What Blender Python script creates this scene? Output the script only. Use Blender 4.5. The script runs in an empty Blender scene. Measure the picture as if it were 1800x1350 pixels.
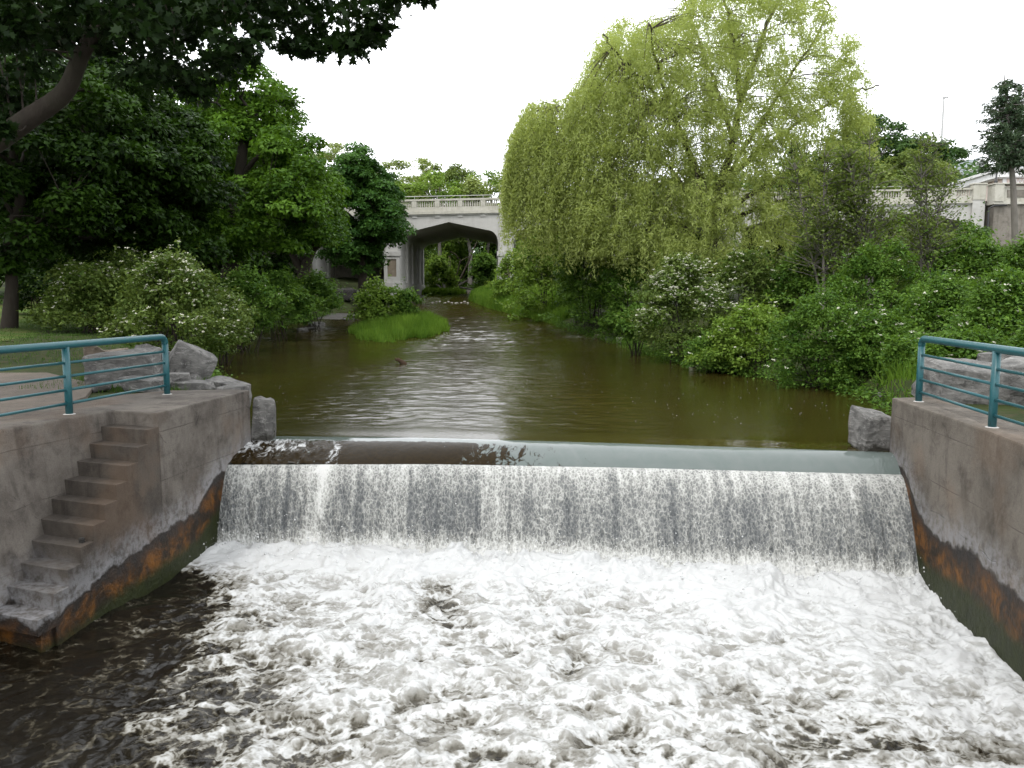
import bpy, bmesh, math, random
import numpy as np
from mathutils import Vector, Matrix, noise as mnoise

random.seed(7)
RNG = np.random.default_rng(7)
scene = bpy.context.scene
COL = scene.collection

# ------------------------------------------------------------------ camera
EYE = 2.6                     # eye height above the upper pool (z = 0)
PITCH = math.atan(153 / 1400)
cam_data = bpy.data.cameras.new('camera')
cam_data.sensor_width = 36.0
cam_data.lens = 28.0
cam_data.clip_start = 0.1
cam_data.clip_end = 3000
cam = bpy.data.objects.new('camera', cam_data)
cam.location = (0, 0, EYE)
cam.rotation_euler = (math.pi / 2 - PITCH, 0, 0)
COL.objects.link(cam)
scene.camera = cam

# ------------------------------------------------------------------ sky, sun, exposure
SUN_DIR = Vector((-0.38, -0.48, 0.79)).normalized()
world = bpy.data.worlds.new('World')
scene.world = world
world.use_nodes = True
wn, wl = world.node_tree.nodes, world.node_tree.links
wn.clear()
sky = wn.new('ShaderNodeTexSky')
sky.sky_type = 'NISHITA'
sky.sun_disc = False
sky.sun_elevation = math.asin(SUN_DIR.z)
sky.sun_rotation = math.atan2(SUN_DIR.x, SUN_DIR.y)
sky.air_density = 1.0
sky.dust_density = 2.5
cl_co = wn.new('ShaderNodeTexCoord')
cl_map = wn.new('ShaderNodeMapping')
cl_map.inputs['Scale'].default_value = (1.0, 1.0, 2.5)
cl_noise = wn.new('ShaderNodeTexNoise')
cl_noise.inputs['Scale'].default_value = 2.2
cl_noise.inputs['Detail'].default_value = 6
cl_ramp = wn.new('ShaderNodeMapRange')
cl_ramp.inputs['From Min'].default_value = 0.30
cl_ramp.inputs['From Max'].default_value = 0.55
cl_ramp.inputs['To Min'].default_value = 0.74
cl_ramp.inputs['To Max'].default_value = 1.0
cl_mix = wn.new('ShaderNodeMixRGB')
cl_mix.inputs['Color2'].default_value = (19.0, 19.4, 20.0, 1)
bg = wn.new('ShaderNodeBackground')
bg.inputs['Strength'].default_value = 0.13
wo = wn.new('ShaderNodeOutputWorld')
wl.new(cl_co.outputs['Generated'], cl_map.inputs['Vector'])
wl.new(cl_map.outputs['Vector'], cl_noise.inputs['Vector'])
wl.new(cl_noise.outputs['Fac'], cl_ramp.inputs['Value'])
wl.new(cl_ramp.outputs['Result'], cl_mix.inputs['Fac'])
wl.new(sky.outputs['Color'], cl_mix.inputs['Color1'])
wl.new(cl_mix.outputs['Color'], bg.inputs['Color'])
wl.new(bg.outputs['Background'], wo.inputs['Surface'])

sun_data = bpy.data.lights.new('sun', 'SUN')
sun_data.energy = 1.5
sun_data.angle = math.radians(14)
sun_data.color = (1.0, 0.96, 0.9)
sun = bpy.data.objects.new('sun', sun_data)
sun.rotation_euler = SUN_DIR.to_track_quat('Z', 'Y').to_euler()
sun.location = (0, 0, 60)
COL.objects.link(sun)

scene.view_settings.view_transform = 'Standard'
scene.view_settings.look = 'None'
scene.view_settings.exposure = 0.0
scene.view_settings.gamma = 1.0
scene.view_settings.use_curve_mapping = False
scene.cycles.use_denoising = True
scene.cycles.use_adaptive_sampling = True
scene.cycles.adaptive_threshold = 0.03
scene.cycles.max_bounces = 4
scene.cycles.diffuse_bounces = 2
scene.cycles.glossy_bounces = 2
scene.cycles.transmission_bounces = 3
scene.cycles.transparent_max_bounces = 4
scene.cycles.caustics_reflective = False
scene.cycles.caustics_refractive = False


# ------------------------------------------------------------------ numeric helpers
def ray(x, y):
    a, b = (x - 900) / 1400, (y - 675) / 1400
    return np.array([a, math.cos(PITCH) - b * math.sin(PITCH), -math.sin(PITCH) - b * math.cos(PITCH)])


def at(x, y, Y):
    """a point of the place, read off the photograph's frame, at distance Y"""
    d = ray(x, y)
    t = Y / d[1]
    return np.array([d[0] * t, Y, EYE + d[2] * t])


_perm = np.random.default_rng(3).permutation(256)
_perm = np.concatenate([_perm, _perm, _perm])
_ang = np.random.default_rng(4).random(256) * 2 * np.pi
_gx, _gy = np.cos(_ang), np.sin(_ang)


def perlin(x, y):
    xi, yi = np.floor(x).astype(np.int64), np.floor(y).astype(np.int64)
    xf, yf = x - xi, y - yi
    xi &= 255
    yi &= 255
    u = xf * xf * xf * (xf * (xf * 6 - 15) + 10)
    v = yf * yf * yf * (yf * (yf * 6 - 15) + 10)

    def g(ix, iy, dx, dy):
        h = _perm[_perm[ix] + iy] & 255
        return _gx[h] * dx + _gy[h] * dy
    n00 = g(xi, yi, xf, yf)
    n10 = g(xi + 1, yi, xf - 1, yf)
    n01 = g(xi, yi + 1, xf, yf - 1)
    n11 = g(xi + 1, yi + 1, xf - 1, yf - 1)
    a = n00 + u * (n10 - n00)
    b = n01 + u * (n11 - n01)
    return (a + v * (b - a)) * 1.5


def fbm(x, y, octaves=4, gain=0.5, lac=2.03):
    s, a, t = 0.0, 1.0, 0.0
    for i in range(octaves):
        s = s + a * perlin(x + 17.3 * i, y - 9.1 * i)
        t += a
        a *= gain
        x, y = x * lac, y * lac
    return s / t


def sstep(a, b, x):
    t = np.clip((x - a) / (b - a), 0, 1)
    return t * t * (3 - 2 * t)


def unit(v):
    return v / np.maximum(np.linalg.norm(v, axis=-1, keepdims=True), 1e-9)


# ------------------------------------------------------------------ mesh helpers
def mesh_np(name, V, F, k=None):
    """mesh from arrays: F is an (n,k) int array or a list of tuples"""
    me = bpy.data.meshes.new(name)
    V = np.asarray(V, dtype=np.float32)
    if isinstance(F, np.ndarray):
        n, k = F.shape
        me.vertices.add(len(V))
        me.vertices.foreach_set('co', V.ravel())
        me.loops.add(n * k)
        me.loops.foreach_set('vertex_index', F.astype(np.int32).ravel())
        me.polygons.add(n)
        me.polygons.foreach_set('loop_start', np.arange(0, n * k, k, dtype=np.int32))
        me.update(calc_edges=True)
    else:
        me.from_pydata([tuple(map(float, v)) for v in V], [], [tuple(int(i) for i in f) for f in F])
        me.update()
    return me


def add_attr(me, name, values, domain='POINT'):
    a = me.attributes.new(name, 'FLOAT', domain)
    a.data.foreach_set('value', np.asarray(values, dtype=np.float32))


def smooth(me):
    me.polygons.foreach_set('use_smooth', np.ones(len(me.polygons), dtype=bool))


def obj(name, me, mat=None, parent=None, loc=None):
    o = bpy.data.objects.new(name, me)
    COL.objects.link(o)
    if mat is not None and me is not None:
        me.materials.clear()
        me.materials.append(mat)
    if parent is not None:
        o.parent = parent
    if loc is not None:
        o.location = loc
    return o


def tag(o, label=None, category=None, group=None, kind=None):
    if label:
        o['label'] = label
    if category:
        o['category'] = category
    if group:
        o['group'] = group
    if kind:
        o['kind'] = kind
    return o


def thing(name, loc, label, category, group=None):
    o = bpy.data.objects.new(name, None)
    o.empty_display_size = 0.2
    COL.objects.link(o)
    o.location = tuple(float(c) for c in loc)
    return tag(o, label, category, group)


class MB:
    """collects tubes, boxes and prisms; world coordinates, built relative to an origin"""

    def __init__(self):
        self.V, self.F = [], []

    def add(self, V, F):
        b = len(self.V)
        self.V.extend([tuple(v) for v in V])
        self.F.extend([tuple(i + b for i in f) for f in F])

    def box(self, lo, hi, shear=None):
        x0, y0, z0 = lo
        x1, y1, z1 = hi
        V = [(x0, y0, z0), (x1, y0, z0), (x1, y1, z0), (x0, y1, z0), (x0, y0, z1), (x1, y0, z1), (x1, y1, z1), (x0, y1, z1)]
        if shear:
            V = [(x, y, z + shear(x)) for x, y, z in V]
        self.add(V, [(3, 2, 1, 0), (4, 5, 6, 7), (0, 1, 5, 4), (1, 2, 6, 5), (2, 3, 7, 6), (3, 0, 4, 7)])

    def prism(self, poly, z0, z1):
        n = len(poly)
        V = [(x, y, z0) for x, y in poly] + [(x, y, z1) for x, y in poly]
        F = [tuple(range(n - 1, -1, -1)), tuple(range(n, 2 * n))]
        F += [(i, (i + 1) % n, n + (i + 1) % n, n + i) for i in range(n)]
        self.add(V, F)

    def tube(self, pts, radii, sides=6, cap=True):
        pts = np.asarray(pts, float)
        n = len(pts)
        if np.isscalar(radii):
            radii = [radii] * n
        T = np.gradient(pts, axis=0)
        T = unit(T)
        up = np.array([0, 0, 1.0]) if abs(T[0][2]) < 0.9 else np.array([1.0, 0, 0])
        s = unit(np.cross(T[0], up))
        V = []
        ang = np.arange(sides) * 2 * np.pi / sides
        for i in range(n):
            s = unit(s - T[i] * np.dot(s, T[i]))
            t = np.cross(T[i], s)
            ring = pts[i] + radii[i] * (np.cos(ang)[:, None] * s + np.sin(ang)[:, None] * t)
            V.extend(ring)
        F = []
        for i in range(n - 1):
            for j in range(sides):
                k = (j + 1) % sides
                F.append((i * sides + j, i * sides + k, (i + 1) * sides + k, (i + 1) * sides + j))
        if cap:
            F.append(tuple(range(sides - 1, -1, -1)))
            F.append(tuple((n - 1) * sides + j for j in range(sides)))
        self.add(V, F)

    def build(self, name, mat, parent=None, bevel=0.0, segs=2, smooth_=False, origin=None):
        if origin is None:
            origin = np.array(parent.location) if parent is not None else np.zeros(3)
        V = np.array(self.V, dtype=float) - np.asarray(origin, float)
        me = mesh_np(name, V, self.F)
        if bevel > 0:
            bm = bmesh.new()
            bm.from_mesh(me)
            bmesh.ops.recalc_face_normals(bm, faces=bm.faces)
            ed = [e for e in bm.edges if len(e.link_faces) == 2 and e.calc_face_angle(0) > 0.5]
            bmesh.ops.bevel(bm, geom=ed, offset=bevel, segments=segs, profile=0.6, affect='EDGES', clamp_overlap=True)
            bm.to_mesh(me)
            bm.free()
        else:
            bm = bmesh.new()
            bm.from_mesh(me)
            bmesh.ops.recalc_face_normals(bm, faces=bm.faces)
            bm.to_mesh(me)
            bm.free()
        if smooth_:
            smooth(me)
        return obj(name, me, mat, parent, None if parent is not None else tuple(origin))


# ------------------------------------------------------------------ material helpers
class NT:
    def __init__(self, name):
        self.m = bpy.data.materials.new(name)
        self.m.use_nodes = True
        self.n, self.l = self.m.node_tree.nodes, self.m.node_tree.links
        self.n.clear()
        self.out = self.n.new('ShaderNodeOutputMaterial')

    def node(self, t, **kw):
        nd = self.n.new(t)
        for k, v in kw.items():
            if k in nd.inputs.keys():
                self.put(nd.inputs[k], v)
            else:
                setattr(nd, k, v)
        return nd

    def put(self, sock, v):
        if hasattr(v, 'is_output'):
            self.l.new(v, sock)
        else:
            if isinstance(v, (tuple, list)) and len(v) == 3 and sock.type == 'RGBA':
                v = (*v, 1)
            sock.default_value = v

    def pos(self):
        return self.node('ShaderNodeNewGeometry').outputs['Position']

    def objco(self):
        return self.node('ShaderNodeTexCoord').outputs['Object']

    def scale(self, vec, s):
        nd = self.node('ShaderNodeMapping')
        self.put(nd.inputs['Vector'], vec)
        nd.inputs['Scale'].default_value = s
        return nd.outputs['Vector']

    def noise(self, vec, scale, detail=4, rough=0.55, dist=0.0):
        nd = self.node('ShaderNodeTexNoise')
        self.put(nd.inputs['Vector'], vec)
        nd.inputs['Scale'].default_value = scale
        nd.inputs['Detail'].default_value = detail
        nd.inputs['Roughness'].default_value = rough
        nd.inputs['Distortion'].default_value = dist
        return nd.outputs['Fac']

    def ramp(self, fac, stops):
        nd = self.node('ShaderNodeValToRGB')
        self.put(nd.inputs['Fac'], fac)
        e = nd.color_ramp.elements
        while len(e) > 1:
            e.remove(e[-1])
        e[0].position = stops[0][0]
        e[0].color = (*stops[0][1], 1)
        for p, c in stops[1:]:
            x = e.new(p)
            x.color = (*c, 1)
        return nd.outputs['Color']

    def range(self, v, a, b, c=0.0, d=1.0, smooth_=True):
        nd = self.node('ShaderNodeMapRange')
        nd.interpolation_type = 'SMOOTHSTEP' if smooth_ else 'LINEAR'
        self.put(nd.inputs['Value'], v)
        for k, val in zip(('From Min', 'From Max', 'To Min', 'To Max'), (a, b, c, d)):
            self.put(nd.inputs[k], val)
        return nd.outputs['Result']

    def math(self, op, a, b=0.0, c=0.0):
        nd = self.node('ShaderNodeMath', operation=op)
        self.put(nd.inputs[0], a)
        self.put(nd.inputs[1], b)
        if op in ('MULTIPLY_ADD',):
            self.put(nd.inputs[2], c)
        return nd.outputs[0]

    def mix(self, fac, a, b, mode='MIX'):
        nd = self.node('ShaderNodeMixRGB', blend_type=mode)
        self.put(nd.inputs['Fac'], fac)
        self.put(nd.inputs['Color1'], a)
        self.put(nd.inputs['Color2'], b)
        return nd.outputs['Color']

    def bump(self, h, strength=0.5, dist=0.02, normal=None):
        nd = self.node('ShaderNodeBump')
        nd.inputs['Strength'].default_value = strength
        nd.inputs['Distance'].default_value = dist
        self.put(nd.inputs['Height'], h)
        if normal is not None:
            self.put(nd.inputs['Normal'], normal)
        return nd.outputs['Normal']

    def attr(self, name):
        return self.node('ShaderNodeAttribute', attribute_name=name).outputs['Fac']

    def xyz(self, vec):
        nd = self.node('ShaderNodeSeparateXYZ')
        self.put(nd.inputs[0], vec)
        return nd.outputs

    def bsdf(self, color, rough=0.6, normal=None, spec=0.5, metallic=0.0, ior=1.45):
        nd = self.node('ShaderNodeBsdfPrincipled')
        self.put(nd.inputs['Base Color'], color)
        self.put(nd.inputs['Roughness'], rough)
        self.put(nd.inputs['Specular IOR Level'], spec)
        self.put(nd.inputs['Metallic'], metallic)
        self.put(nd.inputs['IOR'], ior)
        if normal is not None:
            self.put(nd.inputs['Normal'], normal)
        return nd

    def done(self, sh):
        self.l.new(sh.outputs[0] if not hasattr(sh, 'is_output') else sh, self.out.inputs['Surface'])
        return self.m


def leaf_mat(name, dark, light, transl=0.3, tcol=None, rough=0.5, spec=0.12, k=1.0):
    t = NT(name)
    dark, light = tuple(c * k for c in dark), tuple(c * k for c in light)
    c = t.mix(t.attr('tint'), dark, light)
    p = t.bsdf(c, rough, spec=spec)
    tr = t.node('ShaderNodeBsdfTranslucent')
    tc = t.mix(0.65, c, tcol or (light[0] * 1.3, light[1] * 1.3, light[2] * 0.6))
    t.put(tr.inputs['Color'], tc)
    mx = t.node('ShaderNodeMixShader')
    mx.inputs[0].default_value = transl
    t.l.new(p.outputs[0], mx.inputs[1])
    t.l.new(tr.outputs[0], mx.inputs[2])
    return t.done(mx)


def bark_mat(name, dark, light, sc=6.0):
    t = NT(name)
    v = t.scale(t.pos(), (1, 1, 0.25))
    n = t.noise(v, sc, 6, 0.65)
    n2 = t.noise(t.pos(), 0.9, 3)
    c = t.mix(n, dark, light)
    c = t.mix(t.range(n2, 0.5, 0.75, 0, 0.35), c, (0.06, 0.07, 0.04))
    return t.done(t.bsdf(c, 0.9, t.bump(n, 0.8, 0.04), spec=0.2))


def rock_mat(name, a, b, c, sc=3.0, wet=None):
    a, b, c = (tuple(0.75 * q for q in v) for v in (a, b, c))
    t = NT(name)
    o = t.pos()
    n = t.noise(o, sc, 8, 0.62)
    n2 = t.noise(t.scale(o, (1, 1, 2.6)), sc * 2.2, 6, 0.7, 0.6)
    col = t.mix(t.range(n, 0.35, 0.68), a, b)
    col = t.mix(t.range(n2, 0.5, 0.72), col, c)
    col = t.mix(t.range(t.noise(o, 5.5, 9, 0.75, 0.3), 0.54, 0.64, 0, 0.65), col, tuple(q * 0.35 for q in a))
    rough = 0.85
    if wet is not None:
        z = t.math('ADD', t.xyz(o)[2], t.range(n, 0.3, 0.7, -0.1, 0.1))
        w = t.range(z, wet, wet + 0.12, 1, 0)
        col = t.mix(t.math('MULTIPLY', w, 0.8), col, (0.02, 0.018, 0.012))
        rough = t.range(w, 0, 1, 0.85, 0.25)
    h = t.math('ADD', n2, t.math('MULTIPLY', n, 1.2))
    return t.done(t.bsdf(col, rough, t.bump(h, 0.9, 0.04), spec=0.3))


def concrete_mat(name, base, light, dark, stain=None, lines=True, sc=1.0):
    """weathered concrete; stain(t, col, rough) may add moss and rust with a shape of its own"""
    base, light, dark = (tuple(0.74 * q for q in v) for v in (base, light, dark))
    t = NT(name)
    o = t.pos()
    n1 = t.noise(o, 1.1 * sc, 6, 0.6)
    n2 = t.noise(o, 9 * sc, 6, 0.7)
    n3 = t.noise(t.scale(o, (3.5, 3.5, 0.35)), 1.6 * sc, 5, 0.6)     # run-off streaks
    n4 = t.noise(o, 60 * sc, 3, 0.6)
    col = t.mix(t.range(n1, 0.38, 0.62), base, light)
    n5 = t.noise(o, 2.7 * sc, 7, 0.68, 0.4)
    col = t.mix(t.range(n5, 0.48, 0.68, 0, 0.6), col, dark)
    col = t.mix(t.range(n3, 0.5, 0.72, 0, 0.6), col, dark)
    col = t.mix(t.range(n2, 0.42, 0.7, 0, 0.45), col, light)
    col = t.mix(t.range(n4, 0.4, 0.7, 0, 0.3), col, dark)
    rough = 0.88
    h = t.math('ADD', t.math('MULTIPLY', n2, 0.6), t.math('MULTIPLY', n4, 0.35))
    if lines:
        z = t.xyz(o)[2]
        zz = t.math('ADD', z, t.math('MULTIPLY', n1, 0.03))
        fr = t.math('FRACT', t.math('MULTIPLY', t.math('ADD', zz, 0.12), 1 / 0.74))
        ln = t.math('LESS_THAN', fr, 0.018)
        ln = t.math('MULTIPLY', ln, t.range(n1, 0.4, 0.6))
        h = t.math('SUBTRACT', h, t.math('MULTIPLY', ln, 0.5))
        col = t.mix(t.math('MULTIPLY', ln, 0.6), col, dark)
        fb_ = t.math('FRACT', t.math('MULTIPLY', zz, 1 / 0.185))
        h = t.math('ADD', h, t.math('MULTIPLY', t.math('LESS_THAN', fb_, 0.06), -0.14))
        vc = t.node('ShaderNodeTexVoronoi', feature='DISTANCE_TO_EDGE')
        t.put(vc.inputs['Vector'], t.mix(0.12, o, t.node('ShaderNodeTexNoise', Vector=o, Scale=3.0, Detail=5.0).outputs['Color']))
        vc.inputs['Scale'].default_value = 0.55
        ck = t.math('MULTIPLY', t.range(vc.outputs['Distance'], 0.0, 0.005, 1, 0), t.range(n5, 0.48, 0.56))
        col = t.mix(t.math('MULTIPLY', ck, 0.35), col, tuple(0.5 * q for q in dark))
        h = t.math('SUBTRACT', h, t.math('MULTIPLY', ck, 0.3))
    if stain:
        col, rough, h = stain(t, o, col, rough, h, n1, n2, n3)
    return t.done(t.bsdf(col, rough, t.bump(h, 0.7, 0.025), spec=0.3))


def stain_weir(side):
    """rust, slime and algae left by the spray along the waterline of the weir walls"""
    def f(t, o, col, rough, h, n1, n2, n3):
        X, Y, Z = t.xyz(o)
        wob = t.math('MULTIPLY', t.math('SUBTRACT', t.noise(o, 2.6, 5, 0.6), 0.5), 0.36)
        if side == 'left':
            y0, y1 = 8.5, 15.0
            pts_ = [(8.5, -1.35), (9.4, -1.24), (10.23, -1.06), (11.2, -0.97), (12.0, -0.90), (12.55, -0.82), (13.1, -0.46), (14.5, -0.16), (15.0, -0.1)]
            zg = -1.36
        else:
            y0, y1 = 6.0, 13.6
            pts_ = [(6.0, -0.95), (9.0, -0.87), (10.44, -0.76), (11.5, -0.92), (12.05, -0.74), (12.31, -0.5), (12.7, -0.22), (13.6, -0.05)]
            zg = -1.42
        cv = t.ramp(t.range(Y, y0, y1, 0, 1, False), [((a_ - y0) / (y1 - y0), ((b_ + 2) / 2,) * 3) for a_, b_ in pts_])
        zb = t.math('MULTIPLY_ADD', cv, 2.0, -2.0)
        zg = t.math('ADD', t.math('MULTIPLY', t.math('ADD', zb, 0.95), 0.75), zg)
        d = t.math('SUBTRACT', t.math('ADD', zb, wob), Z)         # > 0 below the boundary
        m = t.range(d, -0.02, 0.05)
        # pale lime and blue-grey bloom just above the slime
        bloom = t.math('MULTIPLY', t.range(d, -0.55, -0.02), t.range(d, 0.0, 0.03, 1, 0))
        col = t.mix(t.math('MULTIPLY', bloom, t.range(n2, 0.35, 0.6, 0.1, 0.6)), col, (0.26, 0.262, 0.275))
        warm = t.math('MULTIPLY', t.range(t.noise(o, 0.8, 4), 0.48, 0.66), 0.5)
        col = t.mix(t.math('MULTIPLY', warm, 0.4), col, (0.17, 0.10, 0.055))
        rust = t.mix(t.range(t.noise(o, 2.4, 8, 0.72, 0.4), 0.40, 0.70), (0.022, 0.015, 0.009), (0.19, 0.075, 0.012))
        rust = t.mix(t.range(t.math('ADD', d, t.math('MULTIPLY', t.math('SUBTRACT', n1, 0.5), 0.6)), 0.02, 0.32, 0.92, 0), rust, (0.022, 0.020, 0.019))
        g = t.range(t.math('SUBTRACT', t.math('ADD', zg, t.math('MULTIPLY', wob, 0.5)), Z), -0.08, 0.14)
        green = t.mix(t.noise(o, 5.0, 6, 0.7), (0.006, 0.008, 0.004), (0.032, 0.040, 0.008))
        st = t.mix(g, rust, green)
        col = t.mix(m, col, st)
        rough = t.range(m, 0, 1, 0.88, 0.5)
        h = t.math('ADD', t.math('SUBTRACT', h, t.math('MULTIPLY', m, 1.6)), t.math('MULTIPLY', t.math('MULTIPLY', m, n2), 1.5))
        return col, rough, h
    return f


M = {}
M['conc_left'] = concrete_mat('concrete_left_wall', (0.108, 0.093, 0.079), (0.188, 0.167, 0.144), (0.048, 0.040, 0.035), stain_weir('left'))
M['conc_right'] = concrete_mat('concrete_right_wall', (0.132, 0.114, 0.093), (0.212, 0.186, 0.156), (0.060, 0.050, 0.041), stain_weir('right'))
M['conc_step'] = concrete_mat('concrete_steps', (0.062, 0.052, 0.043), (0.100, 0.086, 0.072), (0.028, 0.023, 0.019), stain_weir('left'), lines=False)
M['conc_dam'] = concrete_mat('wet_weir_concrete', (0.05, 0.05, 0.05), (0.09, 0.09, 0.09), (0.02, 0.02, 0.02), None, False)
M['conc_bridge'] = concrete_mat('bridge_concrete', (0.56, 0.55, 0.52), (0.62, 0.61, 0.58), (0.44, 0.425, 0.39), None, False, 0.35)
M['conc_rail'] = concrete_mat('balustrade_concrete', (0.56, 0.54, 0.46), (0.62, 0.60, 0.53), (0.38, 0.36, 0.29), None, False, 0.5)
M['panel'] = concrete_mat('exposed_aggregate_panel', (0.27, 0.22, 0.165), (0.33, 0.275, 0.21), (0.2, 0.165, 0.125), None, False, 1.0)
M['conc_brown'] = concrete_mat('brown_stained_concrete', (0.22, 0.20, 0.168), (0.30, 0.272, 0.235), (0.11, 0.097, 0.082), None, False, 0.5)
M['path'] = concrete_mat('path_concrete', (0.15, 0.125, 0.10), (0.20, 0.165, 0.135), (0.10, 0.085, 0.07), None, False)
M['rock'] = rock_mat('limestone', (0.115, 0.112, 0.106), (0.235, 0.228, 0.214), (0.36, 0.35, 0.33), 2.4, 0.02)
M['rock_brown'] = rock_mat('brown_boulder', (0.13, 0.10, 0.075), (0.24, 0.20, 0.16), (0.30, 0.27, 0.23), 3.0)
M['rock_pale'] = rock_mat('pale_cobble', (0.32, 0.30, 0.26), (0.48, 0.46, 0.41), (0.55, 0.53, 0.48), 5.0)
M['rock_dark'] = rock_mat('dark_wet_rock', (0.03, 0.028, 0.025), (0.08, 0.075, 0.07), (0.13, 0.125, 0.12), 3.0)
M['wood'] = bark_mat('driftwood', (0.025, 0.016, 0.01), (0.075, 0.048, 0.03), 9)
M['wood_grey'] = bark_mat('grey_deadwood', (0.16, 0.145, 0.125), (0.34, 0.31, 0.28), 9)
M['bark'] = bark_mat('maple_bark', (0.015, 0.012, 0.0095), (0.055, 0.046, 0.037))
M['bark_grey'] = bark_mat('grey_bark', (0.09, 0.08, 0.07), (0.2, 0.185, 0.165))
M['bark_willow'] = bark_mat('willow_bark', (0.03, 0.024, 0.018), (0.085, 0.07, 0.052))

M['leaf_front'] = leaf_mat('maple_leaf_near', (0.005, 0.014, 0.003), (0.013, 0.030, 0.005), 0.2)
M['leaf_maple_dark'] = leaf_mat('maple_leaf_dark', (0.005, 0.015, 0.003), (0.030, 0.068, 0.006), 0.22)  # darker copy of the maple leaf: shade of the dense left wood put into colour
M['leaf_maple'] = leaf_mat('maple_leaf', (0.022, 0.058, 0.007), (0.09, 0.178, 0.016), 0.3)
M['leaf_maple_blue'] = leaf_mat('maple_leaf_deep', (0.016, 0.05, 0.009), (0.062, 0.14, 0.024), 0.25)
M['leaf_willow'] = leaf_mat('willow_leaf', (0.20, 0.245, 0.07), (0.36, 0.42, 0.145), 0.47)
M['leaf_shrub'] = leaf_mat('shrub_leaf', (0.024, 0.068, 0.009), (0.115, 0.205, 0.032), 0.32)
M['leaf_dogwood'] = leaf_mat('dogwood_leaf', (0.04, 0.078, 0.013), (0.13, 0.18, 0.042), 0.27)
M['leaf_lime'] = leaf_mat('lime_shrub_leaf', (0.07, 0.14, 0.016), (0.18, 0.27, 0.045), 0.32)
M['leaf_far'] = leaf_mat('far_leaf', (0.10, 0.15, 0.035), (0.24, 0.29, 0.095), 0.35)
M['leaf_far_dark'] = leaf_mat('far_leaf_dark', (0.022, 0.058, 0.014), (0.065, 0.125, 0.03), 0.25)
M['leaf_olive'] = leaf_mat('olive_leaf', (0.065, 0.105, 0.022), (0.15, 0.20, 0.05), 0.3)
M['needle'] = leaf_mat('spruce_needle', (0.034, 0.066, 0.034), (0.10, 0.14, 0.082), 0.18)
M['grass'] = leaf_mat('grass_blade', (0.045, 0.11, 0.012), (0.15, 0.25, 0.034), 0.35)
M['grass_dark'] = leaf_mat('lawn_blade', (0.03, 0.07, 0.012), (0.075, 0.13, 0.03), 0.3)
M['flower'] = leaf_mat('dogwood_flower', (0.50, 0.50, 0.38), (0.70, 0.70, 0.58), 0.2, (0.6, 0.6, 0.42), k=0.9)

t = NT('teal_paint')
n = t.noise(t.pos(), 30, 4)
M['teal'] = t.done(t.bsdf(t.mix(t.range(n, 0.4, 0.75, 0, 0.5), (0.014, 0.080, 0.092), (0.028, 0.108, 0.118)), t.range(n, 0.3, 0.7, 0.3, 0.42), t.bump(n, 0.12, 0.004)))
t = NT('white_paint')
M['white'] = t.done(t.bsdf(t.mix(t.noise(t.pos(), 0.7, 4), (0.60, 0.60, 0.59), (0.68, 0.68, 0.67)), 0.6))
t = NT('cream_render')
M['cream'] = t.done(t.bsdf(t.mix(t.noise(t.pos(), 0.7, 4), (0.55, 0.45, 0.40), (0.64, 0.54, 0.48)), 0.75))
t = NT('grey_siding')
M['siding'] = t.done(t.bsdf(t.mix(t.noise(t.pos(), 0.5, 4), (0.62, 0.63, 0.64), (0.72, 0.73, 0.74)), 0.7))
t = NT('grey_shingle')
M['shingle'] = t.done(t.bsdf(t.mix(t.noise(t.pos(), 3, 5), (0.16, 0.18, 0.20), (0.27, 0.29, 0.31)), 0.85))
t = NT('dark_metal')
M['metal'] = t.done(t.bsdf((0.03, 0.03, 0.032), 0.45, metallic=0.3))
t = NT('rail_steel')
M['steel'] = t.done(t.bsdf((0.33, 0.33, 0.32), 0.4, metallic=0.6))
t = NT('window_glass')
M['glass'] = t.done(t.bsdf((0.04, 0.05, 0.06), 0.06))
t = NT('lamp_glass')
M['lamp'] = t.done(t.bsdf((0.75, 0.75, 0.72), 0.3))

# ground: soil, leaf litter and lawn by a mottled mix
t = NT('ground')
o = t.pos()
n1 = t.noise(o, 0.35, 5)
n2 = t.noise(o, 6.0, 5)
c = t.mix(t.range(n1, 0.4, 0.6), (0.022, 0.032, 0.010), (0.035, 0.05, 0.014))
c = t.mix(t.range(n2, 0.45, 0.7, 0, 0.7), c, (0.06, 0.045, 0.026))
M['ground'] = t.done(t.bsdf(c, 0.95, t.bump(n2, 0.6, 0.05), spec=0.15))
t = NT('lawn')
o = t.pos()
n1 = t.noise(o, 0.5, 5)
n2 = t.noise(o, 9.0, 5)
c = t.mix(n2, (0.045, 0.085, 0.016), (0.09, 0.13, 0.03))
c = t.mix(t.range(n1, 0.45, 0.62, 0, 0.6), c, (0.11, 0.095, 0.035))
M['lawn'] = t.done(t.bsdf(c, 0.95, t.bump(n2, 0.6, 0.03), spec=0.15))
t = NT('gravel')
o = t.pos()
n2 = t.noise(o, 7.0, 6, 0.7)
M['gravel'] = t.done(t.bsdf(t.mix(n2, (0.03, 0.027, 0.022), (0.12, 0.11, 0.095)), 0.6, t.bump(n2, 1.0, 0.06)))

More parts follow.
